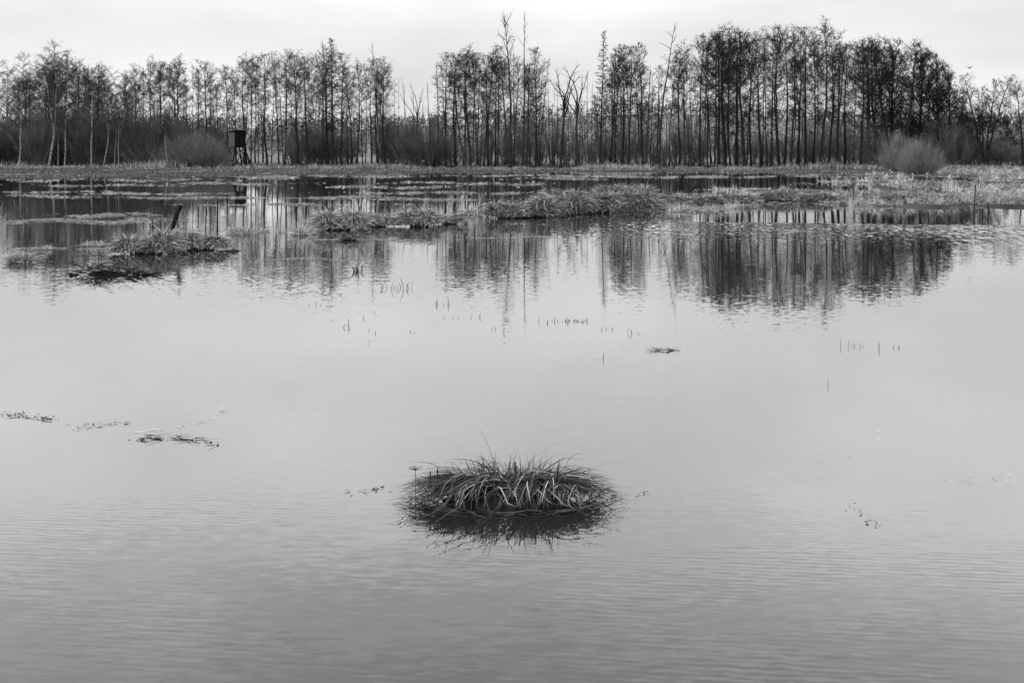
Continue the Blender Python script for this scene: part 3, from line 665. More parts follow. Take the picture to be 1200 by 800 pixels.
for row, lot in (('front', TREES[:BACK_FROM]), ('back', TREES[BACK_FROM:])):
    for T_ in sorted(lot, key=lambda q: q['x']):
        fam = T_['key'].split('_')[0]; o = T_['o']; o.name = NAMES[fam]
        cat = 'dead tree' if fam in ('antler', 'pole', 'fork', 'snag') else 'tree'
        if row == 'front' and T_['x'] in SPECIAL:
            tag(o, SPECIAL[T_['x']], cat, 'trees along the far bank'); continue
        mk = [m for m in MARKS if m[0] <= T_['x']]
        mark, side = (mk[-1][1], 'right of') if mk else (MARKS[0][1], 'left of')
        word = {'birch': 'pale birch', 'alder': 'bare alder', 'twin': 'two-stemmed alder', 'thin': 'thin alder', 'broad': 'broad dark tree', 'antler': 'dead tree', 'pole': 'dead pole', 'fork': 'forked dead tree', 'snag': 'broken snag', 'spruce': 'spruce', 'clump': 'alder'}[fam]
        if row == 'back': word = 'farther '+word
        elif abs(T_['lean']) > .05: word = word.replace(' ', ' ', 1)+' leaning '+('right' if T_['lean'] > 0 else 'left')
        key = (word, mark, side); count[key] = count.get(key, 0)+1
        tag(o, f"{ORD[count[key]-1]} {word} {'in the back row ' if row == 'back' else ''}{side} {mark}", cat, 'trees of the back row' if row == 'back' else 'trees along the far bank')

# fallen tree leaning in the snags
g = random.Random(5); m = MB(); p0, p1 = atY(789, 165, 151), atY(818, 189, 150)
pts = [p0.lerp(p1, i/6)+rv(g, .10) for i in range(7)]; m.tube(pts, [.06, .10, .13, .15, .17, .19, .2], 6)
for i in range(7):
    q, dd = along(pts, g.uniform(.1, .9)); e = path(g, q, -dd+rv(g, .7), g.uniform(.6, 1.8), 3, .15, .1); m.tube(e, [.05, .04, .03, .01], 4, False)
tag(m.build('fallen_tree', M_dead), 'fallen dark trunk propped slanting against the snags', 'fallen tree')
m = MB()
for (a, b) in (((816, 190), (835, 197)), ((828, 196), (850, 194)), ((840, 197), (858, 198.4))):
    q0, q1 = atY(a[0], a[1], 147), atY(b[0], b[1], 146); pts = [q0.lerp(q1, i/5)+rv(g, .07) for i in range(6)]; m.tube(pts, [.14, .13, .12, .1, .08, .04], 5)
tag(m.build('fallen_branch', M_dead), 'dark broken branches lying in the grass by the fallen trunk', 'branch')

# shrubs under the trees
SHR = []
def shrub(key, x, ytop, Y, w=1.0, zdown=.1):
    X = (x-600)*Y/F; z0 = gz1(X, Y)-zdown; h = CZ+(HZ-ytop)*Y/F-z0
    href = {'willow': 5., 'greybush': 5.}.get(key, 5+.4*int(key[-1]) if key[-1].isdigit() else 5.)
    s = h/href; o = bpy.data.objects.new('shrub', TPL[key]); COL.objects.link(o); o.location = (X, Y, z0); o.scale = (s*w, s*w, s)
    o.rotation_euler = (0, 0, RNG.uniform(0, 6.28)); SHR.append((o, x)); return o
R_ = RNG.uniform
xs = [(x, R_(122, 160), R_(150, 166), R_(.9, 1.3)) for x in np.arange(-30, 205, 12)]
xs += [(x, R_(134, 150), R_(166, 185), R_(1.0, 1.4)) for x in np.arange(-20, 262, 14)]
xs += [(x, R_(140, 160), R_(152, 160), R_(.8, 1.2)) for x in (344, 355, 366, 374, 384, 397, 408)]
xs += [(x, R_(134, 158), R_(154, 166), R_(.8, 1.2)) for x in (452, 460, 470, 478, 486, 494, 503, 512, 522)]
xs += [(x, R_(138, 166), R_(156, 180), R_(.7, 1.1)) for x in np.arange(532, 835, 14.5)]
xs += [(x, R_(166, 178), R_(165, 185), R_(.7, 1.0)) for x in (862, 905, 950, 1000, 1015)]
xs += [(x, R_(146, 166), R_(184, 205), R_(.8, 1.2)) for x in (846, 868, 884, 897, 918, 934, 952, 968, 982, 996)]
xs += [(x, R_(138, 160), R_(152, 160), R_(1.0, 1.3)) for x in (1090, 1102, 1110, 1118, 1126, 1134, 1020, 1032)]
xs += [(x, R_(158, 168), R_(158, 172), R_(1.0, 1.4)) for x in (1140, 1149, 1158, 1166)]
xs += [(x, R_(160, 172), R_(165, 175), R_(1.2, 1.6)) for x in (1172, 1184, 1196, 1210, 1225)]
for (x, yt, Y, w) in xs: shrub('shrub_%d' % RNG.randrange(4), float(x), yt, Y, w)
cnt = {}
for o, x in sorted(SHR, key=lambda q: q[1]):
    mk = [m_ for m_ in MARKS if m_[0] <= x]; mark, side = (mk[-1][1], 'right of') if mk else (MARKS[0][1], 'left of')
    cnt[mark, side] = cnt.get((mark, side), 0)+1; n_ = cnt[mark, side]
    words_ = ORD[n_-1] if n_ <= len(ORD) else 'number %d' % n_
    tag(o, f"{words_} leafless grey shrub counted {side} {mark}", 'shrub', 'shrubs under the far trees')
n0 = len(SHR)
for (x, yt, Y, w, lab) in ((214, 160, 150, 1.0, 'rounded grey bush at the foot of the small white birch'), (231, 156, 149, 1.05, 'larger rounded grey bush between white birch and hide'), (248, 165, 148, .9, 'low grey bush closest to the raised hide'), (180, 158, 152, 1.0, 'rounded grey bush left of the small white birch')):
    o = shrub('greybush', x, yt, Y, w); o.name = 'grey_bush'; tag(o, lab, 'bush', 'rounded bushes by the hide')
for (x, yt, Y, w, lab) in ((1054, 158, 126, .62, 'dome of pale upright willow shoots on the marsh edge, taller half'), (1078, 166, 107, .72, 'lower right half of the pale willow dome on the marsh edge')):
    o = shrub('willow', x, yt, Y, w, .15); o.name = 'willow_bush'; tag(o, lab, 'bush', 'willow dome on the marsh')

# ---------------------------------------------------------------- raised hide
def hide():
    Y = 152.0; X = (278-600)*Y/F; z0 = gz1(X, Y); u = Y/F
    r = empty('raised_hide', (X, Y, z0)); r.rotation_euler = (0, 0, math.radians(44))
    tag(r, 'dark wooden raised hunting hide on splayed legs beside the grey bush', 'hide')
    zb = CZ+(HZ-172)*Y/F-z0; zt = CZ+(HZ-155)*Y/F-z0; a = .86
    m = MB(); m.box(-a-.12, a+.12, -a-.12, a+.12, zb-.12, zb); m.build('platform', M_wood, r)
    def wall(M, win, mat, nm='wall'):
        w = MB(); h = zt-zb-.004; n = 10
        for k in range(n):
            x0 = -a+2*a*k/n+.006; x1 = -a+2*a*(k+1)/n-.006; dz = .012*(k % 2)
            if win and 2 <= k <= 7:
                w.box(x0, x1, -.025-dz, .025, zb+.003, zb+h*.55, M); w.box(x0, x1, -.025-dz, .025, zb+h*.80, zt, M)
            else: w.box(x0, x1, -.025-dz, .025, zb+.003, zt, M)
        w.build(nm, mat, r)
    wall(Matrix.Translation((0, -a, 0)), False, M_wood)
    wall(Matrix.Translation((0, a, 0)) @ Matrix.Rotation(math.pi, 4, 'Z'), False, M_wood)
    wall(Matrix.Translation((-a-.03, 0, 0)) @ Matrix.Rotation(-math.pi/2, 4, 'Z') @ Matrix.Diagonal((.96, 1, 1, 1)), False, M_palewood_litwall)  # left wall: light falling on this side is put into the paler colour
    wall(Matrix.Translation((a+.03, 0, 0)) @ Matrix.Rotation(math.pi/2, 4, 'Z') @ Matrix.Diagonal((.96, 1, 1, 1)), False, M_wood)
    m = MB(); m.box(-a-.35, a+.35, -a-.45, a+.35, 0, .09, Matrix.Translation((0, 0, zt+.14)) @ Matrix.Rotation(math.radians(-5), 4, 'X')); m.build('roof', M_palewood_litwall, r)
    m = MB(); m.box(-a, a, -.9, .9, zt+.003, zt+.13); m.build('roof_beam', M_wood, r)
    feet = {}
    for sx in (-1, 1):
        for sy in (-1, 1):
            top = Vector((sx*a*.9, sy*a*.9, zb-.12)); foot = Vector((sx*(a+.85), sy*(a+.7), -.25)); feet[sx, sy] = (top, foot)
            m = MB(); m.tube([foot, foot.lerp(top, .5)+Vector((.02, .02, 0)), top], [.13, .115, .10], 8); m.build('leg', M_wood, r)
    for k, (p, q) in enumerate((((-1, -1), (1, -1)), ((-1, 1), (1, 1)), ((-1, -1), (-1, 1)), ((1, -1), (1, 1)))):
        m = MB()
        for (s, e) in ((p, q), (q, p)):
            A = feet[s][1].lerp(feet[s][0], .12); B = feet[e][1].lerp(feet[e][0], .88); off = Vector((0, -.11, 0)) if k < 2 else Vector((.11, 0, 0))
            if s != p: off = off*-1
            m.tube([A+off, B+off], [.07, .06], 6)
        m.build('cross_brace', M_wood, r)
    m = MB(); b0 = Vector((a+1.6, -.25, -.2)); t0 = Vector((a+.18, -.25, zb))
    for dy in (0, .5): m.tube([b0+Vector((0, dy, 0)), t0+Vector((0, dy, 0))], [.06, .06], 6)
    for k in range(9):
        c_ = b0.lerp(t0, (k+.6)/9.4); m.tube([c_+Vector((0, -.06, 0)), c_+Vector((0, .56, 0))], [.035, .035], 5)
    m.build('ladder', M_wood, r)
hide()

# ---------------------------------------------------------------- tussocks
def mound(name, rx, ry, h, parent, seed):
    g = np.random.default_rng(seed); n, k = 36, 8; v = []; f = []
    for j in range(k):
        t = j/(k-1)
        for i in range(n):
            a = 2*np.pi*i/n; wob = 1+.12*np.sin(3*a+seed)+.07*np.sin(7*a+2*seed)+g.normal(0, .03)
            v.append((rx*np.cos(a)*wob*(1-t**2.2*.999), ry*np.sin(a)*wob*(1-t**2.2*.999), -.06+(h+.06)*t**.8+g.normal(0, h*.05)))
    for j in range(k-1):
        for i in range(n):
            p = j*n+i; q = j*n+(i+1) % n; f.append((p, q, q+n, p+n))
    return link(name, np_mesh(name, np.array(v), np.array(f)), M_peat, parent)

def tussock(name, label, x0, x1, yfront, htop, nb, seed, width=.016, tone=.55, depth=.55, core=.62, hub=1, up=.35, cat='tussock', group='sedge tussocks in the flooded meadow'):
    """a sedge tussock: a peat mound and hundreds of bowed blades"""
    rg = np.random.default_rng(seed); c = wp((x0+x1)/2, yfront); rx = (x1-x0)/2*c.y/F; ry = rx*depth/max(1, hub*.8)
    H = htop*c.y/F
    r = empty(name, (c.x, c.y+ry*.8, 0)); tag(r, label, cat, group)
    small = name == 'grass_tuft'; nb = nb if small else int(nb*1.7)
    hx = np.linspace(-rx*.5, rx*.5, hub)+rg.normal(0, rx*.05, hub) if hub > 1 else np.array([0.])
    hh = rg.uniform(.75, 1.1, hub); cr = rx*(.55 if hub > 1 else .8)*core
    if not small: mound('mound', rx*core*.62, ry*core*.5, H*.32, r, seed)
    i = rg.integers(0, hub, nb); a = rg.uniform(0, 2*np.pi, nb); q = np.sqrt(rg.random(nb))
    X = hx[i]+np.cos(a)*q*cr*.95; Y = np.sin(a)*q*ry*.72
    Z = H*(.05 if small else .5)*(1-.9*q**2)*hh[i]
    comb = rg.normal(0, .5)+rg.normal(0, .3, hub)          # the way the hummock is combed
    az = a+rg.normal(0, .45, nb)+comb[i]*.6
    upr = rg.random(nb) < (up*.7 if not small else .6)
    lean = np.where(upr, rg.uniform(.0, .7, nb), rg.uniform(.55, 1.3, nb))
    ln = H*np.where(upr, rg.uniform(.25, .62, nb), rg.uniform(.3, .8, nb))*hh[i]*(1.3 if small else 1)
    V_, F_, T_ = blades(np.stack([X, Y, Z], 1), az, lean, ln, width*rg.uniform(.6, 1.3, nb), np.where(upr, rg.uniform(.2, 1.6, nb), rg.uniform(.7, 1.9, nb)), np.clip(rg.normal(tone+.06, .36, nb), 0, 1), 6, .003, rg)
    link('blades', np_mesh('blades', V_, F_, T_), M_tuss, r); return r

tussock('sedge_tussock', 'shaggy tussock at left holding the leaning post, its left lobe', 125, 206, 298, 33, 1300, 1, .020, .5, .5, .75, 2)
tussock('sedge_tussock', 'combed flat tussock joined right of the leaning post', 196, 266, 293, 29, 1200, 2, .020, .55, .5, .78, 2, .25)
tussock('grass_tuft', 'low pale grass tuft right of the leaning post tussock', 258, 302, 275, 18, 320, 3, .018, .7, .5, .6, 2)
tussock('grass_tuft', 'small pale grass tuft standing alone before the middle tussocks', 335, 366, 276, 20, 260, 4, .018, .75, .5, .6)
tussock('grass_tuft', 'faint sparse grass tuft between left tussock and lone pale tuft', 300, 338, 272, 9, 140, 5, .018, .7, .5, .6, 2)
tussock('sedge_tussock', 'tallest tussock of the middle row with feathered left side', 365, 424, 270, 34, 1200, 6, .022, .6, .55, .75, 2)
tussock('sedge_tussock', 'low tussock right of the leaning stick in the middle row', 416, 464, 266, 22, 800, 7, .022, .6, .5, .75, 2)
tussock('sedge_tussock', 'dark humped tussock at the centre of the middle row', 466, 514, 266, 28, 1000, 8, .022, .5, .5, .75, 2)
tussock('sedge_tussock', 'trailing low tussock at the right end of the middle row', 505, 546, 263, 17, 700, 9, .022, .55, .5, .7, 2)
tussock('grass_tuft', 'bright pale tuft alone between middle row and marsh tussocks', 543, 560, 252, 18, 220, 10, .022, .85, .6, .5)
for k, (a, b, yf, h, lab) in enumerate(((570, 618, 256, 24, 'leftmost combed tussock of the marsh edge row'), (606, 650, 255, 27, 'second combed tussock of the marsh edge, facing right'), (640, 690, 252, 28, 'rounded tussock in the middle of the marsh edge row'), (682, 726, 250, 28, 'tall arched tussock right of the rounded marsh one'),
                                        (716, 768, 246, 28, 'rightmost arched tussock where the marsh grass begins'), (630, 690, 236, 18, 'far low tussock behind the rounded marsh tussock'), (700, 770, 233, 18, 'far low tussock behind the arched marsh tussocks'), (762, 806, 244, 17, 'low matted tussock just right of the marsh edge row'), (798, 850, 241, 15, 'flat tussock below the crooked dark branch'), (842, 890, 238, 14, 'flat tussock below the short dark branch'), (884, 940, 236, 13, 'wide flat tussock left of the thin dark marsh stick'), (934, 992, 237, 12, 'widest flat tussock touching the thin dark marsh stick'), (1010, 1075, 240, 12, 'flat tussock right of the thin dark marsh stick'))):
    tussock('sedge_tussock', lab, a, b, yf, h+4, 1100, 20+k, .026, .42, .55, .8, 3, .25)
tussock('grass_tuft', 'pale tuft with dark base cut by the left edge', 6, 36, 308, 26, 520, 30, .015, .62, .6, .75, 2)
tussock('grass_tuft', 'tiny tuft near the left edge beside the floating line', 50, 60, 293, 11, 60, 31, .014, .7, .6, .3)
tussock('grass_tuft', 'small wispy tuft left of the leaning post tussock', 94, 122, 289, 14, 150, 32, .014, .75, .4, .4, 2)
tussock('grass_tuft', 'tiny split tuft with dark stalks on open water below the middle row', 408, 428, 318, 20, 34, 33, .014, .5, .5, .2)

# main tussock in the foreground: a low lens-shaped hummock, combed outwards from its crest
def main_tussock():
    rg = np.random.default_rng(97); c = wp(597, 586)
    r = empty('sedge_tussock', (c.x, c.y, 0)); tag(r, 'large round sedge tussock alone in the foreground water', 'tussock', 'sedge tussocks in the flooded meadow')
    mound('mound', .40, .17, .10, r, 3)
    P = []; U = rg.uniform; RX, RY = .63, .27
    def add(n, X, Y, Z, az, lean, ln, wd, droop, tone, seg=8, env=None, lift=1.):
        v, f, t = blades(np.stack([X, Y, Z], 1), az, lean, ln, wd, droop, np.clip(tone, 0, 1), seg, .002, rg, .9)
        if env is not None:      # thatch lies on the hummock
            q = (v[:, 0]/RX)**2+(v[:, 1]/RY)**2
            top = (.135*np.clip(1-q, 0, 1)**.7+.008)*np.repeat(env, (seg+1)*2)
            v[:, 2] = np.where(v[:, 2] > top, top+(v[:, 2]-top)*.40, v[:, 2])
        else:                    # everything but the upright stalks keeps to the low lens of the whole tuft
            lens = (.20*np.clip(1-(v[:, 0]/.66)**2, 0, 1)**.9+.012)*np.repeat(rg.uniform(.55, 1.25, n)*lift, (seg+1)*2)
            v[:, 2] = np.where(v[:, 2] > lens, lens+(v[:, 2]-lens)*.3, v[:, 2])
        P.append((v, f, t))
    def thatch(n, a0, a1, tone, sd, wd=(.006, .012), reach=(.5, 1.1), env=(.5, 1.45), wild=.34):
        a = U(a0, a1, n); cx, cy = np.cos(a), np.sin(a)
        loc = rg.integers(0, 9, n); off = rg.normal(0, 1, (9, 3))       # locks of blades that fell together
        s0 = U(.0, .6, n); X = cx*RX*s0+rg.normal(0, .05, n)+off[loc, 0]*.05; Y = cy*RY*s0*.7+rg.normal(0, .03, n)
        e = U(*reach, n); ex, ey = cx*RX*e, cy*RY*e
        az = np.arctan2(ey-Y, ex-X)+rg.normal(0, wild, n)+off[loc, 1]*.22; ln = np.hypot(ex-X, ey-Y)*1.12+.03
        Z = .03+.11*(1-s0)*rg.random(n)
        add(n, X, Y, Z, az, U(.8, 1.5, n), ln, U(*wd, n), U(.2, 1.3, n), rg.normal(tone, sd, n)+off[loc, 2]*.05, 8, U(*env, n))
    thatch(200, 2.45, 3.75, .13, .12); thatch(200, -.65, .70, .13, .12)       # swept to the two sides
    thatch(130, .7, 2.45, .16, .13)                                          # back
    # the front: short straight blades side by side along the whole crest, hanging to the water, many of them paler
    def fringe(n, tone, sd, wd, z0, sprd):
        X = np.clip(rg.normal(0, .055, n)+rg.choice(U(-.33, .33, 13), n), -.4, .4); w = np.sqrt(np.clip(1-(X/.5)**2, .1, 1)); Y = U(-.13, .03, n)*w
        az = -np.pi/2+X*1.5-.32+rg.normal(0, sprd, n); end = (-RY*w*U(.75, 1.05, n)-Y)
        ln = np.clip(np.abs(end)*U(.8, 1.15, n)+z0*.8, .08, .34)
        add(n, X, Y, z0*U(.7, 1.15, n)*w, az, U(.7, 1.25, n), ln, U(*wd, n), U(.35, 1.0, n), rg.normal(tone, sd, n), 7, U(1.0, 1.7, n))
    fringe(190, .13, .12, (.006, .011), .10, .5); fringe(84, .62, .32, (.005, .011), .12, .6)
    # stiff arching blades that reach the water at the tips and leave gaps below them
    for sg in (-1, 1):
        n = 70; X = sg*U(.12, .42, n); Y = rg.normal(-.01, .06, n); Z = U(.06, .12, n)*np.clip(1.2-np.abs(X), .5, 1)
        add(n, X, Y, Z, (0 if sg > 0 else np.pi)+rg.normal(0, .3, n), U(.9, 1.4, n), np.clip((.66-np.abs(X))*U(.7, 1.05, n), .1, .5), U(.005, .010, n), U(.3, 1.1, n), rg.normal(.10, .09, n), 8)
    # broken ends that stand in the water at the two tips
    for sg in (-1, 1):
        n = 46; X = sg*U(.40, .60, n); Y = rg.normal(-.02, .07, n); Z = U(.01, .04, n)
        add(n, X, Y, Z, (0 if sg > 0 else np.pi)+rg.normal(0, 1.0, n), U(.6, 1.7, n), U(.05, .13, n), U(.004, .008, n), U(-.3, 2.2, n), rg.normal(.06, .06, n), 6)
    # spiky fan on the crest
    n = 150; X = rg.normal(.01, .19, n); Y = rg.normal(-.02, .05, n); Z = .08+.04*rg.random(n)*np.clip(1-(X/.5)**2, 0, 1)
    az = np.where(X+rg.normal(0, .2, n) > 0, 0, np.pi)+rg.normal(0, .7, n)
    add(n, X, Y, Z, az, np.abs(rg.normal(.42, .35, n)), U(.08, .21, n)*np.clip(1.2-np.abs(X)*1.3, .45, 1), U(.007, .012, n), U(-.1, .6, n), rg.normal(.18, .17, n), 6, lift=2.4)
    n = 60; X = U(-.30, .34, n); Y = rg.normal(-.01, .05, n)
    add(n, X, Y, np.full(n, .09), np.where(X+rg.normal(0, .25, n) > 0, 0, np.pi)+rg.normal(0, .5, n), np.abs(rg.normal(.3, .25, n)), U(.08, .20, n)*np.clip(1.15-np.abs(X)*1.3, .4, 1), U(.006, .010, n), U(-.1, .35, n), rg.normal(.1, .1, n), 5, lift=3.)
    # long bowed stems and loops
    n = 40; X = U(-.42, .44, n); Y = rg.normal(0, .06, n); Z = np.full(n, .10)
    az = np.where(rg.random(n) < .5+.4*np.sign(X), 0, np.pi)+rg.normal(0, .5, n)
    add(n, X, Y, Z, az, U(.0, .6, n), U(.18, .36, n)*np.clip(1.15-np.abs(X), .6, 1), U(.0035, .005, n), U(.8, 3.0, n), rg.normal(.12, .07, n), 14, lift=2.2)
    # single upright stalks: (across, height, lean)
    st = np.array([(-.43, .10, .1), (-.38, .13, -.3), (-.33, .17, .35), (-.27, .15, -.2), (-.12, .16, .4), (-.07, .19, -.15), (-.045, .17, .05), (-.02, .19, .2), (.0, .15, -.35), (.05, .16, .3), (.09, .12, -.1),
                   (.12, .14, .35), (.16, .20, .32), (.21, .23, -.12), (.235, .12, .5), (.28, .12, .6), (.31, .11, .45), (.18, .15, -.5), (-.2, .13, -.5), (.03, .13, .6)])
    n = len(st); add(n, st[:, 0], rg.normal(-.01, .04, n), np.full(n, .09), np.where(st[:, 2] > 0, 0., np.pi), np.abs(st[:, 2]), st[:, 1], U(.009, .013, n), U(-.1, .3, n), rg.normal(.10, .07, n), 6, lift=3.)
    # rim of drowned stalks along the front water line
    n = 120; a = U(3.6, 5.8, n); X = np.cos(a)*RX*.86; Y = np.sin(a)*RY*.9+rg.normal(0, .012, n)
    add(n, X, Y, U(.003, .015, n), np.arctan2(RY*np.cos(a), -RX*np.sin(a))+np.where(rg.random(n) < .5, 0, np.pi)+rg.normal(0, .15, n), U(1.45, 1.6, n), U(.08, .22, n), U(.005, .010, n), U(0, .08, n), rg.normal(.18, .15, n), 4)
    v, f, t = join_seg(P); link('blades', np_mesh('blades', v, f, t), M_sedge, r)
    for (px, py, w) in ((503.5, 552, .010), (512, 549, .009), (603, 541, .011)):
        b = atY(px, py+24, c.y)-r.location; e = atY(px+.8, py, c.y)-r.location
        m = MB(); m.tube([b, b.lerp(e, .5), b.lerp(e, .6), e], [w*.25, w*.28, w*.5, w*.42], 7); m.build('stalk', M_peat, r)
    return c
def join_seg(P): return join(P)
cm_ = main_tussock()

# dead umbel beside it
def umbel():
    b = wp(486.5, 578); r = empty('dead_umbel', b); tag(r, 'dead flat-topped flower stalk at the left of the foreground tussock', 'plant')
    m = MB(); top = Vector((.002, 0, CZ+(HZ-549)*b.y/F)); m.tube([Vector((0, 0, -.05)), top*.5+Vector((.002, 0, 0)), top], [.0022, .002, .0018], 6); m.build('stem', M_peat, r)
    g = random.Random(3); m = MB()
    for i in range(46):
        a = g.uniform(0, 6.28); q = g.random()**.6*.052; e = top+Vector((math.cos(a)*q-.006, math.sin(a)*q*.8, .004+g.uniform(-.002, .003)))
        m.twig(top+Vector((0, 0, -.008)), e, .0008); m.clump(e, .0045, g)
    m.build('seed_head', M_peat, r)
umbel()

# ---------------------------------------------------------------- posts and sticks
def post(name, label, x0, y0, x1, y1, wpx, Y, cat='post', mat=M_post, seed=1, twigs=0, parts=True):
    g = random.Random(seed); b, e = atY(x0, y0, Y), atY(x1, y1, Y); b = b+(b-e).normalized()*.25
    r0 = wpx*Y/F/2; m = MB(); n = 6
    pts = [b.lerp(e, i/n)+rv(g, r0*.12) for i in range(n+1)]; m.tube(pts, [r0*(1.05-.1*i/n)*g.uniform(.93, 1.05) for i in range(n+1)], 9)
    for i in range(twigs):
        q, d = along(pts, g.uniform(.4, .95)); m.twig(q, q+(d+rv(g, .8)).normalized()*r0*10, r0*.4)
    o = m.build(name, mat)
    for v_ in o.data.vertices: v_.co -= b
    o.location = b; tag(o, label, cat); return o
Yp = wp(201, 286).y
post('wooden_post', 'thick dark post leaning right out of the left tussock', 195.5, 285, 212, 241, 5.4, Yp, seed=2)
post('wooden_stick', 'pale thin stick leaning up from the middle row of tussocks', 418, 262, 425.5, 231, 2.2, wp(418, 266).y, 'stick', M_palewood_litwall, 3)
post('wooden_post', 'pale post by the bright tuft at the left end of the marsh', 562, 250, 566, 228, 4, wp(562, 251).y, 'post', M_palewood_litwall, 4)
post('wooden_stick', 'thin dark rod upright in the water behind the left tussock', 255, 262, 255, 234, 1.6, wp(255, 264).y, 'stick', M_post, 5, 2)
post('wooden_stick', 'thin rod with a side twig left of the leaning post', 178.5, 274, 178.5, 257, 1.4, wp(178, 275).y, 'stick', M_post, 6, 2)
post('wooden_post', 'short dark stump post standing in the far water behind the marsh', 799, 214, 800, 205, 3, wp(799, 214.5).y, 'post', M_post, 7)
post('bare_sapling', 'thin bare sapling in the marsh pool on the far right', 1141, 250, 1143.5, 216, 1.1, wp(1141, 250).y, 'sapling', M_post, 8, 3)
post('wooden_stick', 'thin dark stick in the marsh below the dense alders', 1000, 240, 1000.5, 221, 1.1, wp(1000, 240).y, 'stick', M_post, 9)
post('wooden_stick', 'short dark stick at the pool near the right edge', 1158, 252, 1158, 236, 1.2, wp(1158, 252).y, 'stick', M_post, 10)

# driftwood in the marsh
def driftwood(name, label, pxs, Y, r, seed):
    g = random.Random(seed); m = MB(); pts = [atY(x, y, Y) for x, y in pxs]; m.tube(pts, [r*(1-.5*i/len(pts)) for i in range(len(pts))], 6)
    for i in range(4):
        q, d = along(pts, g.uniform(.2, .9)); m.twig(q, q+(d+rv(g, .8)).normalized()*r*9, r*.5)
    tag(m.build(name, M_peat), label, 'driftwood')
driftwood('driftwood', 'crooked dark branch lying on the marsh grass', [(806, 226), (813, 220), (818, 218), (823, 223), (826, 226.5)], wp(810, 229).y, .07, 1)
driftwood('driftwood', 'short dark branch in a hollow right of the crooked one', [(845, 233), (853, 231), (859, 226)], wp(850, 234).y, .06, 2)

# ---------------------------------------------------------------- floating debris and stray stems
def debris(name, label, x0, x1, y, hpx, n, seed, tone=.25, L=.5, cat='debris', wd=.012, mound_=True, flat=.10):
    rg = np.random.default_rng(seed); c = wp((x0+x1)/2, y); rx = (x1-x0)/2*c.y/F; h = hpx*c.y/F
    r = empty(name, (c.x, c.y, 0)); tag(r, label, cat)
    t = rg.uniform(-1, 1, n); prof_ = np.clip(1-((t+.45)/1.25)**2, .05, 1)*np.where(t < -.75, .55, 1)
    X = t*rx*.85; Y = rg.normal(0, rx*flat, n)*prof_; Z = rg.uniform(0, 1, n)*h*prof_*.7
    V_, F_, T_ = blades(np.stack([X, Y, Z], 1), np.where(rg.random(n) < .5, 0, np.pi)+rg.normal(0, .45, n), rg.uniform(1.1, 1.6, n), np.minimum(L*rx*rg.uniform(.4, 1.1, n), rx*1.05-np.abs(X)*.9+.05*rx), wd*rg.uniform(.5, 1.4, n), rg.uniform(-.2, .5, n), np.clip(rg.normal(tone, .22, n), 0, 1), 4, .003, rg)
    link('stalks', np_mesh('stalks', V_, F_, T_), M_debris, r)
    if mound_: o = mound('core', rx*.5, rx*.08, h*.35, r, seed); o.location = (-rx*.2, 0, 0)
    return r
debris('debris_mat', 'dark raft of broken reeds floating left of the tussocks', 82, 187, 322, 15, 200, 1, .22, .6, wd=.02, flat=.14)
debris('debris_clump', 'small dark lump of drifted reeds below the middle tussock', 398, 418, 282, 6, 90, 2, .2, .8, wd=.025)
debris('debris_clump', 'tiny dark clot floating right of the left tussock', 265, 281, 294.5, 3, 40, 3, .2, .8, wd=.02)
debris('debris_clump', 'small dark scrap left beside the reed raft tip', 80, 90, 323, 5, 40, 4, .15, .9, wd=.02)
debris('floating_stick', 'thin dark stick lying flat on the open water right of centre', 757, 796, 410.5, 1.6, 26, 5, .2, .9, 'stick', .012, False, .02)
def scatter(name, label, line, n, seed, tone, lpx=(2, 9), spread=1.6, wpx=(.5, 1.3), dots=0):
    """loose straws and scraps floating along a drifting line of photo points"""
    rg = np.random.default_rng(seed); c = wp(*line[len(line)//2]); r = empty(name, (c.x, c.y, 0)); tag(r, label, 'debris')
    q = rg.random(n)*(len(line)-1); i = q.astype(int); u = (q-i)[:, None]; L = np.array(line, float)
    p = L[i]*(1-u)+L[i+1]*u+rg.normal(0, 1, (n, 2))*np.array([spread*3, spread]); Y = CZ*F/(p[:, 1]-HZ); X = (p[:, 0]-600)*Y/F
    ln = rg.uniform(lpx[0], lpx[1], n)*rg.random(n)**.7*Y/F+.004; w = rg.uniform(wpx[0], wpx[1], n)*Y/F
    if dots: ln[:dots] = rg.uniform(2, 3.5, dots)*Y[:dots]/F; w[:dots] = ln[:dots]
    sl = np.arctan2(np.diff(L[:, 1]), np.diff(L[:, 0]))[i]*-3
    v, f, t = blades(np.stack([X-c.x, Y-c.y, np.full(n, .004)], 1), np.where(rg.random(n) < .5, 0, np.pi)+sl+rg.normal(0, .6, n), rg.uniform(1.35, 1.6, n), ln, w, rg.uniform(-.15, .1, n), np.clip(rg.normal(tone, .15, n), 0, 1), 3, .003, rg, .6)
    mt = M_debris if tone < .6 else M_scum
    if n > 40: link('straws', np_mesh('straws', v, f, t), mt, r); return
    for k in range(n): link('straw', np_mesh('straw', v[k*8:k*8+8], f[:3], t[k*8:k*8+8]), mt, r)
scatter('debris_scatter', 'loose dark straws floating at the left edge of the near water', [(4, 485), (30, 488), (62, 492)], 60, 6, .12, (2, 14), 1.8, (.6, 1.8), 3)
scatter('debris_scatter', 'faint scattered straws between the two dark straw drifts', [(85, 503), (118, 498), (155, 496)], 46, 7, .45, (2, 8), 2.2)
scatter('debris_scatter', 'longer dark straws drifting in a line left of the foreground tussock', [(152, 516), (190, 513), (232, 516), (256, 519)], 70, 8, .12, (3, 24), 1.6, (.6, 1.9), 4)
scatter('scum_line', 'thin pale scum line curving up from the long dark straws', [(150, 508), (200, 502), (240, 494), (266, 478)], 80, 12, .8, (4, 15), .7, (.25, .55))
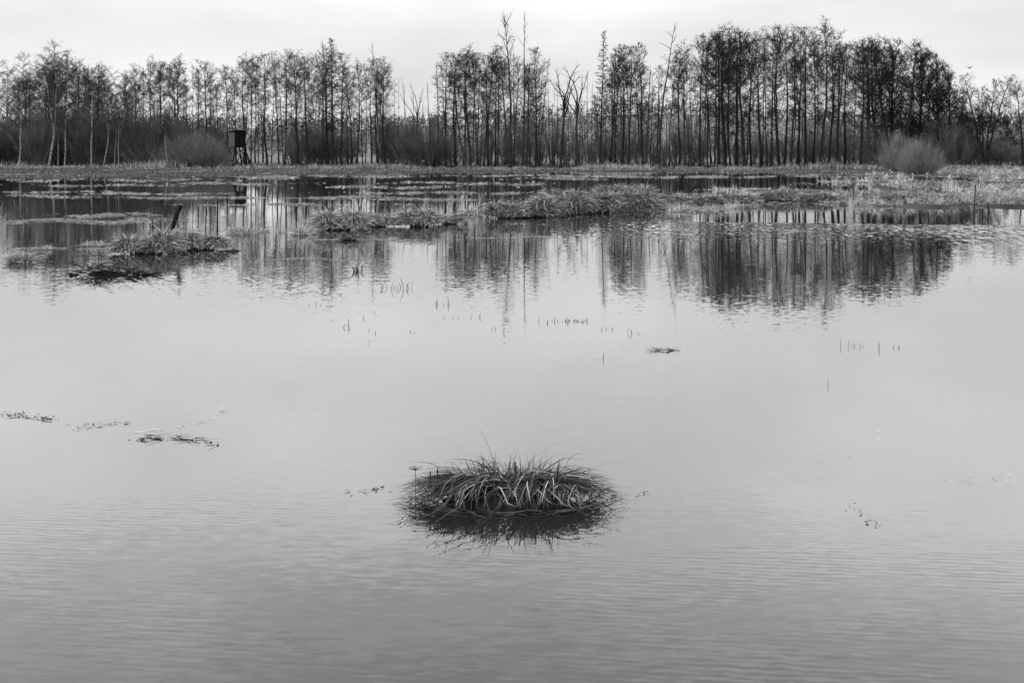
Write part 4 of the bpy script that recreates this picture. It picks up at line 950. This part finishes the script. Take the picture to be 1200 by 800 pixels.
scatter('debris_scatter', 'few broken twigs floating just left of the foreground tussock', [(408, 577), (428, 576), (452, 573)], 20, 9, .1, (2, 12), 1.5, (.6, 1.6), 2)
scatter('debris_scatter', 'few tiny dark scraps on the lower right water', [(998, 594), (1010, 600), (1030, 618)], 18, 10, .1, (2, 9), 2.5, (.8, 1.8), 3)
scatter('debris_scatter', 'pale straws floating at the right edge of the near water', [(1120, 560), (1160, 565), (1200, 556)], 34, 11, .85, (3, 13), 4, (.3, .6))
scatter('debris_scatter', 'pale broken straws on the water right of the foreground tussock', [(950, 530), (1000, 540), (1050, 505)], 16, 13, .8, (3, 11), 5, (.3, .6))
scatter('debris_scatter', 'tiny trail of specks right of the foreground tussock tip', [(728, 582), (748, 579), (765, 576)], 18, 14, .25, (1, 5), .8)

def stems(label, spots, seed, name='reed_stems', wpx=.75):
    """one clump of thin emergent stems; spots are (column, water row, height in rows, lean)"""
    g = random.Random(seed); r0 = None
    for (x, y, h, ln) in spots:
        b = wp(x, y); u = b.y/F; L = h*u*g.uniform(.55, 1.25); r = wpx*u*.5*g.uniform(.6, 1.2); ln = ln*g.uniform(.2, 1.5)
        if r0 is None: r0 = empty(name, b.copy()); tag(r0, label, 'reeds', 'sparse stems on the open water')
        b = b-r0.location; m = MB()
        p = [b+Vector((0, 0, -.04)), b+Vector((ln*L*.35, 0, L*.5)), b+Vector((ln*L+g.gauss(0, .05)*L, g.gauss(0, .1)*L, L))]
        m.tube(p, [r, r*.85, r*.35], 5); m.build('stem', M_peat, r0)
g = random.Random(44)
stems('row of thin curved stems on bright water below the middle tussocks', [(x, 339+g.uniform(-2, 2), g.uniform(6, 11), g.uniform(-.7, .7)) for x in (446, 450, 454, 458, 461, 464, 467, 470, 473, 476, 479, 482)], 1, wpx=.7)
stems('short stems between the bright patch and the tall dead tree reflection', [(511, 357, 5, .3), (513, 357, 4, -.3), (520, 358, 3, .2), (525, 357, 6, .1), (527, 358, 5, -.2)], 2)
stems('long row of short bristly stems right of the tall reflections', [(628+60*g.random()**.6, 377+g.gauss(0, .9), g.choice((1.2, 1.6, 2, 3, 5, 6)), g.uniform(-.8, .8)) for i in range(30)], 3)
stems('three stems at the right end below the bristly row', [(736, 391, 9, 0), (741, 391, 7, -.4), (748, 391, 2, .3)], 4)
stems('single stem alone below the bristly row', [(707, 420, 7, 0)], 5)
stems('faint bent stems just right of the bristly row', [(705, 387, 3, .2), (711, 386, 3, -.5), (717, 386, 4, .5)], 6)
stems('tall thin stems standing on the open water at right', [(985, 406, 11, 0), (994, 406, 10, .1), (998, 406, 5, .3), (1002, 406, 7, -.3), (1009, 406, 4, -.5), (1011, 406, 3, .4)], 7)
stems('one tall bent stem right of the thin stem group', [(1030, 409, 12, .12)], 8)
stems('last bent stem pair at far right of the open water', [(1047, 408, 4, 0), (1053, 408, 4, .8), (1054, 408, 2, -.6)], 9)
stems('single slanted stem below the right-hand stem group', [(970, 452, 9, .1)], 10)
stems('scattered low dots of stems under the spruce reflection', [(362, 358, 2, .3), (370, 357, 4, .5), (376, 358, 3, -.4), (383, 359, 2, .3), (399, 346, 5, .4), (390, 376, 3, -.4), (408, 381, 9, .1), (402, 384, 6, .5), (410, 385, 5, -.4)], 11)
stems('few short dark stems left below the bright water patch', [(425, 373, 4, .5), (432, 388, 4, .3), (440, 391, 3, .2), (432, 402, 4, .3), (439, 366, 2, .2), (481, 389, 2, .3), (486, 390, 2, -.3)], 12)
stems('few low dark stems under the antler-topped tree reflection', [(520, 373, 2, .3), (531, 373, 3, .2), (537, 373, 2, -.2), (552, 373, 3, .4), (562, 372, 4, .2), (576, 386, 3, .3), (581, 386, 4, -.2), (590, 388, 2, 0)], 13)
stems('two dark stalks in the tiny split tuft', [(415, 318, 9, -.4), (420, 318, 8, -.6), (424, 317, 9, .3), (417, 318, 12, -.8)], 14, wpx=1.4)

# a far bird over the right-hand trees
def bird():
    c = atY(1136, 80, 110); m = MB()
    m.tube([Vector((-.22, 0, 0)), Vector((-.1, 0, .01)), Vector((.02, 0, .02)), Vector((.14, 0, .03)), Vector((.2, 0, .04)), Vector((.26, 0, .035))], [.015, .05, .07, .05, .035, .006], 8)
    for s in (-1, 1):
        b = len(m.v)
        P = [(-.06, s*.04, .03), (.10, s*.04, .03), (.08, s*.26, .16), (-.05, s*.26, .16), (-.06, s*.5, .10)]
        for p in P: m.v.append(Vector(p)+Vector((0, 0, .006)))
        for p in P: m.v.append(Vector(p)-Vector((0, 0, .006)))
        m.f += [(b, b+1, b+2, b+3), (b+3, b+2, b+4), (b+8, b+7, b+6, b+5), (b+9, b+7, b+8), (b, b+3, b+8, b+5), (b+3, b+4, b+9, b+8), (b+1, b+6, b+7, b+2), (b+2, b+7, b+9, b+4)]
    o = m.build('bird', M_bird); o.location = c; o.rotation_euler = (0, 0, .5); tag(o, 'small dark bird flying above the trees at right', 'bird')
bird()
